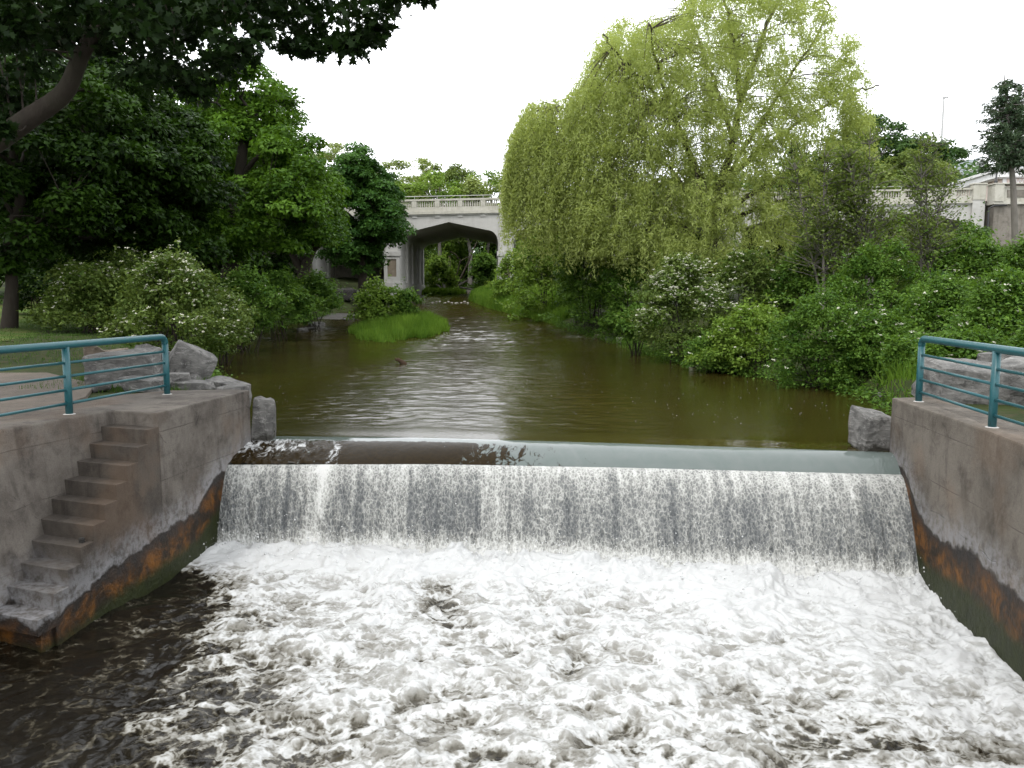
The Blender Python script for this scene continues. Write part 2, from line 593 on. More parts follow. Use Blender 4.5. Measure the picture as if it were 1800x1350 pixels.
# river water: murky brown-green body under a rippled surface
t = NT('river_water')
o = t.pos()
X, Y, Z = t.xyz(o)
r2 = t.noise(t.scale(o, (1.0, 1.6, 1.0)), 13.0, 3, 0.6, 0.3)
lip = t.range(Y, 14.0, 15.6, 0.02, 1.0)
h = t.math('MULTIPLY', r2, lip)
col = t.mix(t.noise(o, 0.3, 3), (0.022, 0.0175, 0.0036), (0.034, 0.026, 0.005))
ctr = t.math('MULTIPLY', t.range(X, -8.0, -4.0, 0.0, 1.0), t.range(X, 1.0, 4.0, 1.0, 0.0))
ctr = t.math('MAXIMUM', ctr, t.range(Y, 40, 46, 0.0, 1.0))
M['water'] = t.done(t.bsdf(col, t.range(ctr, 0, 1, 0.05, 0.13), t.bump(h, 1.0, 0.0055), spec=0.5, ior=1.333))

# plunge pool: foam cover is stored per vertex, fine froth broken up here
t = NT('plunge_pool')
o = t.pos()
f0 = t.attr('foam')
flat = t.scale(o, (1, 1, 0.25))
wn_ = t.node('ShaderNodeTexNoise')
t.put(wn_.inputs['Vector'], flat)
wn_.inputs['Scale'].default_value = 2.4
wn_.inputs['Detail'].default_value = 4
wn_.inputs['Roughness'].default_value = 0.62


def warped(amount):
    a_ = t.node('ShaderNodeVectorMath', operation='SUBTRACT')
    t.put(a_.inputs[0], wn_.outputs['Color'])
    a_.inputs[1].default_value = (0.5, 0.5, 0.5)
    b_ = t.node('ShaderNodeVectorMath', operation='SCALE')
    t.put(b_.inputs[0], a_.outputs[0])
    b_.inputs['Scale'].default_value = amount
    c_ = t.node('ShaderNodeVectorMath', operation='ADD')
    t.put(c_.inputs[0], flat)
    t.put(c_.inputs[1], b_.outputs[0])
    return c_.outputs[0]


def cells(vec, sc, lo, hi):
    v_ = t.node('ShaderNodeTexVoronoi', feature='DISTANCE_TO_EDGE')
    t.put(v_.inputs['Vector'], vec)
    v_.inputs['Scale'].default_value = sc
    return t.range(v_.outputs['Distance'], lo, hi, 1.0, 0.0)


wv1, wv2 = warped(0.9), warped(0.45)
e1 = cells(t.scale(wv1, (1.0, 1.3, 1)), 1.45, 0.0, 0.20)
e2 = cells(t.scale(wv1, (1.0, 1.2, 1)), 3.7, 0.0, 0.25)
e3 = cells(wv2, 9.0, 0.0, 0.34)
nf = t.noise(flat, 7, 7, 0.72, 0.2)
nf2 = t.noise(o, 42, 4, 0.65)
thin = t.range(f0, 0.0, 0.35, 0.62, 1.0)
large = t.noise(flat, 1.6, 5, 0.6, 0.3)
dl = t.math('MULTIPLY', t.math('SUBTRACT', e1, 0.35), t.math('MULTIPLY', thin, 0.40))
dl = t.math('ADD', dl, t.math('MULTIPLY', t.math('SUBTRACT', e2, 0.4), t.math('MULTIPLY', thin, 0.34)))
dl = t.math('ADD', dl, t.math('MULTIPLY', t.math('SUBTRACT', e3, 0.45), t.math('MULTIPLY', thin, 0.20)))
dl = t.math('ADD', dl, t.math('MULTIPLY', t.math('SUBTRACT', large, 0.5), 0.60))
dl = t.math('ADD', dl, t.math('MULTIPLY', t.math('SUBTRACT', nf, 0.5), 0.46))
dl = t.math('MAXIMUM', dl, t.math('MULTIPLY', dl, t.range(f0, 0.1, 0.7, 0.8, 0.42)))
f = t.math('ADD', f0, dl)
f = t.math('ADD', f, t.math('MULTIPLY', t.math('SUBTRACT', nf2, 0.5), 0.12))
col = t.ramp(f, [(0.0, (0.006, 0.0048, 0.003)), (0.2, (0.011, 0.009, 0.0055)), (0.36, (0.05, 0.044, 0.031)),
                 (0.52, (0.175, 0.168, 0.146)), (0.74, (0.32, 0.32, 0.305)), (1.0, (0.46, 0.465, 0.46))])
rough = t.range(f, 0.25, 0.7, 0.07, 0.6)
h = t.math('ADD', t.math('MULTIPLY', nf, 1.0), t.math('ADD', t.math('MULTIPLY', e2, 0.5), t.math('MULTIPLY', nf2, 0.25)))
M['plunge'] = t.done(t.bsdf(col, rough, t.bump(h, 0.22, 0.02), spec=0.3, ior=1.333))

# falling sheet
t = NT('falling_water')
o = t.pos()
f0 = t.attr('foam')
v = t.scale(o, (1, 1, 0.36))
n1 = t.noise(v, 26, 4, 0.62, 1.2)
n2 = t.noise(t.scale(o, (1, 1, 0.55)), 60, 3, 0.6, 0.6)
vo = t.node('ShaderNodeTexVoronoi', feature='DISTANCE_TO_EDGE')
t.put(vo.inputs['Vector'], t.mix(0.05, t.scale(o, (1, 1, 0.42)), t.node('ShaderNodeTexNoise', Vector=o, Scale=14.0, Detail=3.0).outputs['Color']))
vo.inputs['Scale'].default_value = 21.0
bead = t.range(vo.outputs['Distance'], 0.0, 0.22, 1.0, 0.0)
f = t.math('ADD', f0, t.math('MULTIPLY', t.math('SUBTRACT', n1, 0.5), 0.72))
f = t.math('ADD', f, t.math('MULTIPLY', t.math('SUBTRACT', n2, 0.5), 0.32))
f = t.math('ADD', f, t.math('MULTIPLY', t.math('SUBTRACT', bead, 0.4), 0.26))
col = t.ramp(f, [(0.0, (0.06, 0.065, 0.068)), (0.28, (0.12, 0.126, 0.126)), (0.5, (0.22, 0.223, 0.21)),
                 (0.72, (0.38, 0.382, 0.36)), (1.0, (0.58, 0.582, 0.56))])
h = t.math('ADD', n1, t.math('MULTIPLY', n2, 0.5))
M['fall'] = t.done(t.bsdf(col, t.range(f, 0.3, 0.8, 0.12, 0.5), t.bump(h, 0.8, 0.022), spec=0.5, ior=1.333))

# thin glassy water sliding over the sill
t = NT('sill_water')
o = t.pos()
bare = t.attr('bare')
n1 = t.noise(t.scale(o, (1, 0.5, 1)), 3.5, 4, 0.6, 0.8)
n2 = t.noise(o, 16, 4, 0.6)
n0 = t.noise(t.scale(o, (1.3, 0.5, 1)), 3.6, 7, 0.75, 0.8)
m = t.range(t.math('ADD', bare, t.math('MULTIPLY', t.math('SUBTRACT', n0, 0.5), 2.2)), 0.44, 0.58)
wet = t.mix(n2, (0.006, 0.0045, 0.002), (0.030, 0.019, 0.006))
body = t.mix(n1, (0.085, 0.11, 0.10), (0.13, 0.145, 0.14))
col = t.mix(m, body, wet)
fl = t.attr('foam')
fm = t.range(t.math('ADD', fl, t.math('MULTIPLY', t.math('SUBTRACT', t.noise(t.scale(o, (1, 0.45, 1)), 7, 6, 0.65, 1.4), 0.5), 1.5)), 0.5, 0.9)
col = t.mix(fm, col, (0.6, 0.61, 0.61))
rough = t.mix(m, (0.05, 0.05, 0.05), (0.07, 0.07, 0.07))
hb = t.math('MULTIPLY', t.math('ADD', n1, t.math('MULTIPLY', n2, 0.3)), t.math('ADD', 0.03, t.math('ADD', t.math('MULTIPLY', bare, 0.16), fl)))
M['sill'] = t.done(t.bsdf(col, rough, t.bump(hb, 0.8, 0.06), spec=t.range(m, 0, 1, 0.5, 0.10), ior=1.333))
t = NT('white_foam')
M['foam'] = t.done(t.bsdf((0.58, 0.585, 0.585), 0.5))

# ------------------------------------------------------------------ terrain
_LY = np.array([-60, 7, 10, 12, 14.3, 14.9, 16, 21, 31, 41, 50, 57, 65, 80, 101, 140, 400])
_LX = np.array([-7.9, -7.9, -7.1, -6.4, -5.3, -5.0, -5.6, -7.8, -12.3, -15, -15, -14, -12.5, -11.6, -11.5, -20, -60])
_RY = np.array([-60, 5, 9, 13.6, 14.3, 16, 21.6, 28.5, 36, 41, 54, 66, 76, 101, 140, 400])
_RX = np.array([6.2, 6.2, 6.5, 6.9, 7.2, 8.4, 9.3, 7.0, 6.4, 5.8, 2.3, -2.0, -4.2, -4.0, -9, -40])


def wz(y):
    """river level: flat pool behind the weir, riffles climbing to the bridge"""
    return np.interp(y, [-1, 38, 44, 60, 80, 101, 160, 600], [0, 0, 0.25, 1.25, 2.55, 3.0, 4.0, 8.0])


def edges(y):
    return np.interp(y, _LY, _LX), np.interp(y, _RY, _RX)


def ground(x, y):
    x, y = np.asarray(x, float), np.asarray(y, float)
    L, R = edges(y)
    w = wz(y)
    dl, dr = L - x, x - R
    near = 1 - sstep(16, 24, y)
    # left bank
    hl = 0.82 * near + (1 - near) * (0.12 + np.clip(dl * 0.35, 0, 1.0) + 0.035 * np.clip(dl, 0, 200))
    hl = hl + sstep(70, 110, y) * np.clip(dl, 0, 25) * 0.25
    # right bank
    hr = 0.80 * near * np.ones_like(x) + (1 - near) * (0.12 + np.clip(dr * 0.3, 0, 1.0) + 0.075 * np.clip(dr, 0, 60))
    hr = hr + sstep(80, 110, y) * np.clip(dr, 0, 25) * 0.28
    bed = np.where(y < 14.0, -2.7, w - 0.55)
    bed = np.minimum(bed, w - 0.55)
    k = 0.35
    z = np.where(dl > 0, bed + (w + hl - bed) * np.clip(dl / k, 0, 1), np.where(dr > 0, bed + (w + hr - bed) * np.clip(dr / k, 0, 1), bed))
    far = sstep(110, 260, y)
    z = z + far * (6 + 6 * fbm(x * 0.01, y * 0.01, 3))
    bumpy = sstep(0.4, 2.5, np.maximum(dl, dr)) * sstep(17, 24, y)
    return z + bumpy * 0.16 * fbm(x * 0.35, y * 0.35, 3)


def gz(x, y):
    return float(ground(np.array([x]), np.array([y]))[0])


def grid_mesh(name, xs, ys, zf):
    Xg, Yg = np.meshgrid(xs, ys)
    Zg = zf(Xg, Yg)
    V = np.stack([Xg, Yg, Zg], -1).reshape(-1, 3)
    nx, ny = len(xs), len(ys)
    i = np.arange(nx - 1)[None, :] + nx * np.arange(ny - 1)[:, None]
    F = np.stack([i, i + 1, i + 1 + nx, i + nx], -1).reshape(-1, 4)
    return mesh_np(name, V, F), V, (ny, nx)


xs = np.concatenate([-np.geomspace(900, 32, 22), np.arange(-30, -12, 0.8), np.arange(-12, 12, 0.3), np.arange(12, 60, 0.9), np.geomspace(62, 900, 20)])
ys = np.concatenate([np.arange(-60, 0, 4.0), np.arange(0, 24, 0.3), np.arange(24, 110, 0.7), np.geomspace(111, 1500, 34)])
me, V, _ = grid_mesh('ground', xs, ys, ground)
smooth(me)
tag(obj('ground', me, M['ground']), kind='structure')

# lawn sheet on the left bank
xs = np.arange(-60, -10.5, 0.6)
ys = np.arange(23, 62, 0.6)


def lawn_z(x, y):
    L, _ = edges(y)
    return ground(x, y) + np.where(L - x > 5.5, 0.02, -0.4)


me, V, _ = grid_mesh('lawn', xs, ys, lawn_z)
smooth(me)
tag(obj('lawn', me, M['lawn']), kind='structure')

# walkway beside the left wall
mb = MB()
mb.prism([(-7.15, 12.2), (-7.35, 13.6), (-8.2, 15.6), (-11.5, 19.0), (-19, 22), (-26, 18), (-26, 2), (-9.5, 2), (-8.9, 7.0), (-8.1, 10.0)], 0.70, 0.892)
tag(mb.build('walkway', M['path'], bevel=0.01), kind='structure')

# ------------------------------------------------------------------ weir geometry
def crest_y(x):   # where the pool starts to bend over the sill
    return np.interp(x, [-5.2, -4.5, -1.5, 2.0, 5.8, 7], [14.9, 14.9, 14.72, 14.15, 13.45, 13.25])


def lip_y(x):     # where the water leaves the sill
    return np.interp(x, [-5.2, -4.8, -1.4, 1.9, 6.2, 7], [13.66, 13.62, 13.66, 13.38, 12.86, 12.76])


def throw(x):     # how far the sheet is thrown by the time it lands
    return np.interp(x, [-5, 0, 6.5], [0.55, 0.75, 1.05])


def low_z(x):
    return np.interp(x, [-7, 7], [-1.60, -1.84])


LIP = -0.30
# dam body under the water
mb = MB()
px_ = np.linspace(-5.6, 7.0, 9)
top, bot = [], []
for i in range(len(px_) - 1):
    a, b = px_[i], px_[i + 1]
    la, lb, ca, cb = lip_y(a) + 0.06, lip_y(b) + 0.06, crest_y(a), crest_y(b)
    Vv = [(a, la, -3), (b, lb, -3), (b, cb + 0.6, -3), (a, ca + 0.6, -3), (a, la, LIP - 0.07), (b, lb, LIP - 0.07), (b, cb, -0.16), (a, ca, -0.16), (b, cb + 0.6, -0.5), (a, ca + 0.6, -0.5)]
    mb.add(Vv, [(0, 1, 5, 4), (4, 5, 6, 7), (7, 6, 8, 9), (9, 8, 2, 3), (0, 4, 7, 9, 3), (1, 2, 8, 6, 5)])
dam = mb.build('weir', M['conc_dam'], origin=(0, 13.8, -3))
tag(dam, 'low concrete weir hidden behind the white falling water', 'weir')

# upper river
xs = np.arange(-17, 12.01, 0.15)
vv, st_ = [0.0], 0.055
while vv[-1] < 140:
    vv.append(vv[-1] + min(st_ * (1 + vv[-1] * 0.085), 1.2))
ys = np.array(vv)
Ug, Vg = np.meshgrid(xs, ys)
Yg = crest_y(np.clip(Ug, -5.2, 7)) + Vg
A = sstep(0.15, 2.2, Vg)
riffle = sstep(38, 45, Yg)
calm = 0.22 + 0.78 * sstep(-8.5, -4.5, Ug) * (1 - sstep(1.0, 4.0, Ug))
calm = calm * (0.75 + 0.5 * fbm(Ug * 0.25, Yg * 0.15, 2))
chop = fbm(Ug * 3.0 + 0.5 * fbm(Ug * 0.9, Yg * 0.9, 2), Yg * 3.3 + 0.8 * fbm(Ug * 0.7, Yg * 0.7, 2), 3, 0.55)
swell = fbm(Ug * 0.5, Yg * 0.9, 2)
Zg = wz(Yg) + A * (calm * (0.042 * chop + 0.024 * swell) + riffle * (0.06 * fbm(Ug * 0.8, Yg * 1.1, 4) + 0.03 * chop))
Zg = Zg - 0.022 * (1 - sstep(0, 0.9, Vg)) ** 2
Vv = np.stack([Ug, Yg, Zg], -1).reshape(-1, 3)
nx, ny = len(xs), len(ys)
ii = np.arange(nx - 1)[None, :] + nx * np.arange(ny - 1)[:, None]
Fq = np.stack([ii, ii + 1, ii + 1 + nx, ii + nx], -1).reshape(-1, 4)
# drop cells left of the weir end where the bank is solid ground anyway
me = mesh_np('river_water', Vv, Fq)
smooth(me)
tag(obj('river_water', me, M['water']), kind='structure')

# water bending over the sill
xs = np.linspace(-5.25, 6.6, 480)
ss = np.linspace(0, 1, 26)
Xg, Sg = np.meshgrid(xs, ss)
cy, ly = crest_y(Xg), lip_y(Xg)
Yg = cy + (ly - cy) * Sg
Zg = -0.022 + (LIP + 0.022) * (0.06 * Sg + 0.94 * Sg ** 2.1)
left_rush = sstep(-2.9, -4.0, Xg)
Zg = Zg + left_rush * sstep(0.05, 0.5, Sg) * 0.09 * np.abs(fbm(Xg * 4, Yg * 3, 4)) + 0.008 * fbm(Xg * 3, Yg * 0.8, 2) * sstep(0.1, 0.5, Sg)
Vv = np.stack([Xg, Yg, Zg], -1).reshape(-1, 3)
nx, ny = len(xs), len(ss)
ii = np.arange(nx - 1)[None, :] + nx * np.arange(ny - 1)[:, None]
Fq = np.stack([ii, ii + nx, ii + nx + 1, ii + 1], -1).reshape(-1, 4)
me = mesh_np('sill_water', Vv, Fq)
smooth(me)
bare = sstep(0.16, 0.36, Sg) * (1 - sstep(-2.2, 2.2, Xg)) * (1 - 0.25 * left_rush)
add_attr(me, 'bare', bare.ravel())
fo = left_rush * sstep(0.02, 0.25, Sg) * 0.62 * (1 - 0.5 * sstep(0.6, 0.95, Sg)) + sstep(5.7, 6.2, Xg) * 0.35
fo = fo + 0.55 * np.exp(-((Xg + 3.15) / 0.18) ** 2) * sstep(0.1, 0.4, Sg)
add_attr(me, 'foam', fo.ravel())
tag(obj('sill_water', me, M['sill']), kind='structure')

# falling sheet
nxf, nzf = 760, 110
xs = np.linspace(-5.25, 6.65, nxf)
ss = np.linspace(0, 1, nzf)
Xg, Sg = np.meshgrid(xs, ss)
zl = low_z(Xg) - 0.1
Zg = LIP + (zl - LIP) * Sg
fall_t = np.sqrt(np.clip(Sg, 0, 1))
st = 2.6 * (1 + 0.0 * Xg)
wav = fbm(Xg * 2.2, Sg * 0.5, 3)
streak = fbm(Xg * 9, Sg * 1.6 + 3.1 * fbm(Xg * 2, Sg * 2, 2), 4, 0.6)
lump = fbm(Xg * 16 + 2 * streak, Sg * 9, 3, 0.6)
amp = sstep(0.0, 0.25, Sg) * (0.35 + 0.65 * sstep(0.2, 0.9, Sg))
Yg = lip_y(Xg) - throw(Xg) * (0.18 * Sg + 0.82 * fall_t * Sg ** 0.5)
Yg = lip_y(Xg) - throw(Xg) * (0.35 * Sg + 0.65 * np.sqrt(Sg))
Yg = Yg - amp * (0.05 * wav + 0.055 * streak + 0.045 * np.abs(lump))
Xd = Xg + amp * 0.02 * lump
ends = sstep(5.5, 6.3, Xg) + sstep(-4.1, -4.9, Xg)
foam = 0.47 + 0.36 * streak + 0.34 * np.abs(lump) + 0.14 * (1 - sstep(0.0, 0.22, Sg)) + 0.55 * sstep(0.66, 0.95, Sg + 0.06 * wav)
foam = foam + 0.22 * fbm(Xg * 0.9, Sg * 0.3 + 5, 2) + 0.16 * fbm(Xg * 3.2 + 4, Sg * 0.7, 2)
foam = foam - 0.20 * sstep(0.15, 0.4, Sg) * (1 - sstep(0.6, 0.85, Sg)) * (0.6 + wav)
foam = foam + 0.5 * np.exp(-((Xg + 3.25 + 0.15 * Sg) / 0.14) ** 2)          # thick jet on the left
for cx, wd in ((-3.85, 0.05), (-0.62, 0.06), (0.95, 0.05), (-2.6, 0.06), (-1.75, 0.04), (2.65, 0.04)):
    foam = foam - 0.2 * np.exp(-((Xg - cx) / wd) ** 2) * sstep(0.0, 0.1, Sg) * (1 - sstep(0.75, 0.9, Sg))
Vv = np.stack([Xd, Yg, Zg], -1).reshape(-1, 3)
ii = np.arange(nxf - 1)[None, :] + nxf * np.arange(nzf - 1)[:, None]
Fq = np.stack([ii, ii + nxf, ii + nxf + 1, ii + 1], -1).reshape(-1, 4)
me = mesh_np('waterfall', Vv, Fq)
smooth(me)
add_attr(me, 'foam', foam.ravel())
tag(obj('waterfall', me, M['fall']), kind='structure')

# plunge pool with its foam
xs = np.arange(-8.6, 7.2, 0.024)
ys = np.arange(4.9, 13.72, 0.031)
Xg, Yg = np.meshgrid(xs, ys)
base_y = lip_y(Xg) - throw(Xg)
D = np.clip(base_y - Yg, -0.5, 12)                        # metres below the foot of the fall
wx = fbm(Xg * 0.6, Yg * 0.6, 2) * 0.55
wy = fbm(Xg * 0.6 + 40, Yg * 0.6 + 11, 2) * 0.55
Qx, Qy = Xg + wx, Yg + wy
wx2 = fbm(Qx * 1.7 + 7, Qy * 1.7, 3) * 0.26
wy2 = fbm(Qx * 1.7 + 71, Qy * 1.7 + 5, 3) * 0.26
Rx, Ry = Qx + wx2, Qy + wy2
big = fbm(Qx * 0.8, Qy * 1.0, 3)
rid1 = 1 - np.abs(perlin(Rx * 0.95, Ry * 1.15)) * 2.1
rid2 = 1 - np.abs(perlin(Rx * 2.1 + 9, Ry * 2.5)) * 2.0
rid3 = 1 - np.abs(perlin(Rx * 4.6 + 3, Ry * 5.4)) * 2.0
bil = np.abs(fbm(Rx * 3.0, Ry * 3.4, 4, 0.55))
fine = fbm(Qx * 6, Qy * 7, 4, 0.62)
puff = fbm(Qx * 2.4 + 5, Qy * 2.8, 5, 0.58)
lace = np.maximum(np.clip(rid1, 0, 1) ** 2.0, 0.85 * np.clip(rid2, 0, 1) ** 2.2)
lace = np.maximum(lace, 0.62 * np.clip(rid3, 0, 1) ** 2)
# how much of the surface the foam covers: thick below the fall, thinning down the left
cover = 1.14 - 0.05 * D
cover = cover - 0.56 * sstep(-2.3, -5.4, Xg - 0.32 * (D - 2.4)) * sstep(0.4, 1.8, D)
cover = cover - 0.50 * sstep(-3.6, -5.4, Xg) * sstep(0.2, 1.2, D)
cover = cover - 0.32 * np.exp(-((Xg + 1.15 - 0.12 * D) / 0.42) ** 2) * sstep(0.8, 1.4, D) * (1 - sstep(2.4, 3.6, D))
cover = cover - 0.22 * np.exp(-(((Xg - 3.6) / 0.9) ** 2 + ((D - 4.8) / 0.8) ** 2))
cover = cover + 0.10 * sstep(1.0, 4.0, Xg) * (1 - sstep(3, 5, D))
foam = cover - 0.36 + 0.16 * lace + 0.30 * big + 0.08 * fine + 0.30 * puff
foam = foam + 1.0 * np.exp(-((D - 0.15) / 0.55) ** 2)
for cx, cy, rx, ry in ((-6.35, 8.55, 0.55, 0.30), (-6.2, 7.9, 0.5, 0.22), (-5.5, 6.9, 0.35, 0.28)):
    foam = foam + 0.75 * np.exp(-(((Xg - cx) / rx) ** 2 + ((Yg - cy) / ry) ** 2) ** 2)
foam = np.clip(foam, 0, 1.15)
rough_a = np.exp(-D / 3.2)
calm_l = 1 - 0.65 * sstep(-2.8, -5.2, Xg)
Zg = low_z(Xg) + calm_l * ((0.13 + 0.08 * rough_a) * big + (0.03 + 0.03 * rough_a) * lace + (0.05 + 0.05 * rough_a) * puff + 0.012 * fine)
Zg = Zg + 0.05 * np.clip(foam - 0.4, 0, 0.5)
Zg = Zg + (0.05 + 0.10 * puff) * np.exp(-((D + 0.02) / 0.5) ** 2)     # boil at the foot
Zg = Zg - 0.08 * sstep(0.6, 1.6, D) * (1 - sstep(1.6, 3.0, D))
Vv = np.stack([Xg + 0.03 * fine, Yg + 0.03 * big, Zg], -1).reshape(-1, 3)
nx, ny = len(xs), len(ys)
ii = np.arange(nx - 1)[None, :] + nx * np.arange(ny - 1)[:, None]
Fq = np.stack([ii, ii + 1, ii + 1 + nx, ii + nx], -1).reshape(-1, 4)
me = mesh_np('plunge_pool_water', Vv, Fq)
smooth(me)
add_attr(me, 'foam', foam.ravel())
tag(obj('plunge_pool_water', me, M['plunge']), kind='structure')


# spray and froth clots thrown up at the foot of the fall and off its face
def blobs(name, P, R, mat, kind='stuff', label=None, flat=1.0):
    bm = bmesh.new()
    bmesh.ops.create_cone(bm, cap_ends=True, segments=4, radius1=0.9, radius2=0.5, depth=1.3)
    bmesh.ops.triangulate(bm, faces=bm.faces)
    tv = np.array([v.co[:] for v in bm.verts])
    tf = np.array([[v.index for v in f.verts] for f in bm.faces])
    bm.free()
    n = len(P)
    S = R[:, None, None] * (1 + RNG.normal(0, 0.18, (n, len(tv), 3)))
    V = (P[:, None, :] + tv[None] * S * np.array([1, 1, flat])).reshape(-1, 3)
    F = (tf[None] + (np.arange(n) * len(tv))[:, None, None]).reshape(-1, 3)
    me = mesh_np(name, V, F)
    smooth(me)
    o = obj(name, me, mat)
    tag(o, label, None, None, kind)
    return o


n = 1500
bx = RNG.uniform(-5.0, 6.3, n)
s = RNG.beta(5.0, 0.8, n)
bz = LIP + (low_z(bx) - LIP) * s
by = lip_y(bx) - throw(bx) * (0.35 * s + 0.65 * np.sqrt(s)) - np.abs(RNG.normal(0.05, 0.05, n)) * (0.3 + s)
n2 = 1800
cx = RNG.uniform(-5.1, 6.3, n2)
dd = RNG.gamma(1.6, 0.35, n2)
cy = lip_y(cx) - throw(cx) - dd + 0.2
cz = low_z(cx) + 0.12 + np.abs(RNG.normal(0, 0.14, n2)) * np.exp(-dd / 0.9)
P = np.concatenate([np.stack([bx, by, bz], -1), np.stack([cx, cy, cz], -1)])
R = np.concatenate([RNG.gamma(3.0, 0.0021, n), RNG.gamma(3.0, 0.0026, n2)])
blobs('spray', P, np.clip(R, 0.003, 0.018), M['foam'], 'stuff', 'white drops and froth thrown up along the waterfall')

# flecks of foam drifting on the pool
n = 420
fx = RNG.uniform(-7, 8, n)
fy = 15.5 + RNG.gamma(1.6, 4.5, n)
keep = []
for a, b in zip(fx, fy):
    l, r = edges(b)
    keep.append(l + 0.8 < a < r - 0.5 and b < 40)
keep = np.array(keep)
P = np.stack([fx, fy, wz(fy) + 0.004], -1)[keep]
blobs('foam_flecks', P, RNG.uniform(0.004, 0.016, len(P)), M['foam'], 'stuff', 'small white flecks of foam drifting on the brown pool', 0.12)

# ------------------------------------------------------------------ left wall with steps
W0 = np.array([-5.23, 11.62])
DB = unit(np.array([-0.143, -0.99]))
WV = np.array([-0.81, 0.30])
wall = thing('stepped_retaining_wall', (-6.6, 11.0, -2.6), 'weathered concrete river wall with a flight of steps cut into it, left of the waterfall', 'wall')
mb = MB()
pw = [(-4.81, 14.5), (-5.1, 14.66), (-6.25, 14.5), (-7.1, 13.6), (-8.1, 10.0), (-8.9, 7.0), (-9.6, 2.0), (-8.6, 2.0), (-7.4, 7.0), (-6.6, 10.0), (-6.04, 11.92), (-5.23, 11.62)][::-1]
mb.prism(pw, -2.6, 0.9)
for i_, (a_, b_) in enumerate(pw):          # the face behind the steps leans: its foot stands further out
    k_ = {(-8.6, 2.0): 0.75, (-7.4, 7.0): 0.75, (-6.6, 10.0): 0.72, (-6.04, 11.92): 0.25}.get((a_, b_), 0)
    mb.V[i_] = (a_ + k_, b_, -2.6)
mb.build('wall_body', M['conc_left'], wall, bevel=0.025)
for k in range(1, 11):
    run = 0.256
    s0, s1 = (k - 1) * run, k * run
    if k == 10:
        s1 += 0.05
    z1 = 0.9 - 0.21 * k
    a = W0 + DB * (s0 - 0.02 if k > 1 else s0 - 0.1)
    b = W0 + DB * s1
    mb = MB()
    wv = WV * 1.35
    quad = [tuple(a), tuple(a + wv), tuple(b + wv), tuple(b)]
    if k < 10:
        mb.prism(quad, -2.5 - 0.002 * k, z1)
    else:
        mb.prism(quad, z1 - 0.2, z1)
        c = b - DB * 0.09
        ins = unit(WV) * 0.05
        mb.prism([tuple(a + ins), tuple(a + wv), tuple(c + wv), tuple(c + ins)], -2.55, z1 - 0.2)
    mb.build('step', M['conc_step'], wall, bevel=0.009)
# metal stub on a step
mb = MB()
q = W0 + DB * 0.256 * 6.35 + unit(WV) * 0.13
mb.tube([(q[0], q[1], 0.9 - 0.21 * 7 - 0.02), (q[0], q[1], 0.9 - 0.21 * 7 + 0.06)], 0.035, 10)
mb.build('pipe_stub', M['rock_dark'], wall)

# right wall
wall_r = thing('retaining_wall', (6.6, 9.5, -2.6), 'weathered concrete river wall right of the waterfall, rusty at its foot', 'wall')
mb = MB()
mb.prism([(6.45, 13.42), (6.12, 10.29), (5.94, 9.11), (5.5, 5.0), (5.2, 2.0), (6.3, 2.0), (6.55, 5.0), (6.8, 8.0), (7.0, 11.0), (7.15, 13.55)][::-1], -2.6, 0.9)
mb.build('wall_body', M['conc_right'], wall_r, bevel=0.03)


# ------------------------------------------------------------------ railings
def railing(name, label, pts, end, zt):
    """pts: post positions from the end post outwards; end post bends into the top rail"""
    r = thing(name, (pts[0][0], pts[0][1], 0.9), label, 'railing')
    p0 = np.array([*pts[0], 0.9])
    p1 = np.array([*pts[1], 0.9])
    d = unit(p1 - p0)
    far = np.array([*pts[-1], 0.9])
    H = zt - 0.9
    rb = 0.12
    path = [p0, p0 + [0, 0, (H - rb) * 0.5], p0 + [0, 0, H - rb]]
    for a in np.linspace(0.2, 1.0, 6):
        th = a * math.pi / 2
        path.append(p0 + np.array([0, 0, H - rb]) + d * rb * (1 - math.cos(th)) + np.array([0, 0, 1]) * rb * math.sin(th))
    path = path[:3]
    mb = MB()
    mb.tube(path, 0.052, 16)
    mb.build('post', M['teal'], r, smooth_=True)
    top = [p0 + np.array([0, 0, H - rb - 0.002])]
    for a in np.linspace(0.12, 1.0, 8):
        th = a * math.pi / 2
        top.append(p0 + np.array([0, 0, H - rb]) + d * rb * (1 - math.cos(th)) + np.array([0, 0, 1]) * rb * math.sin(th))
    for k in range(1, len(pts)):
        top.append(np.array([*pts[k], zt]))
    top.append(top[-1] + unit(top[-1] - top[-2]) * 1.2)
    mb = MB()
    mb.tube(top, 0.054, 18)
    mb.build('top_rail', M['teal'], r, smooth_=True)
    for q in pts[1:]:
        mb = MB()
        mb.tube([(*q, 0.9), (*q, 1.3), (*q, zt - 0.03)], 0.052, 16)
        mb.build('post', M['teal'], r, smooth_=True)
    for q in pts:
        mb = MB()
        mb.tube([(q[0], q[1], 0.899), (q[0], q[1], 0.908)], [0.085, 0.07], 18)
        mb.build('grout_collar', M['conc_bridge'], r, smooth_=False)
    for fr in (0.157, 0.355, 0.55, 0.745):
        for k in range(len(pts) - 1):
            a = np.array([*pts[k], 0.9 + H * fr])
            b = np.array([*pts[k + 1], 0.9 + H * fr])
            mb = MB()
            mb.tube([a, (a + b) / 2, b], 0.021, 10)
            mb.build('rail_bar', M['teal'], r, smooth_=True)
    return r


railing('left_bank_railing'.replace('left_bank_', 'pipe_'), 'teal pipe railing above the concrete steps, at the left edge',
        [(-6.06, 13.9), (-6.46, 11.51), (-6.95, 9.1), (-7.6, 6.7)], None, 1.91)
railing('pipe_railing', 'teal pipe railing on the right river wall in front of boulders',
        [(6.65, 12.92), (6.30, 10.33), (5.98, 7.75), (5.7, 5.2)], None, 1.93)


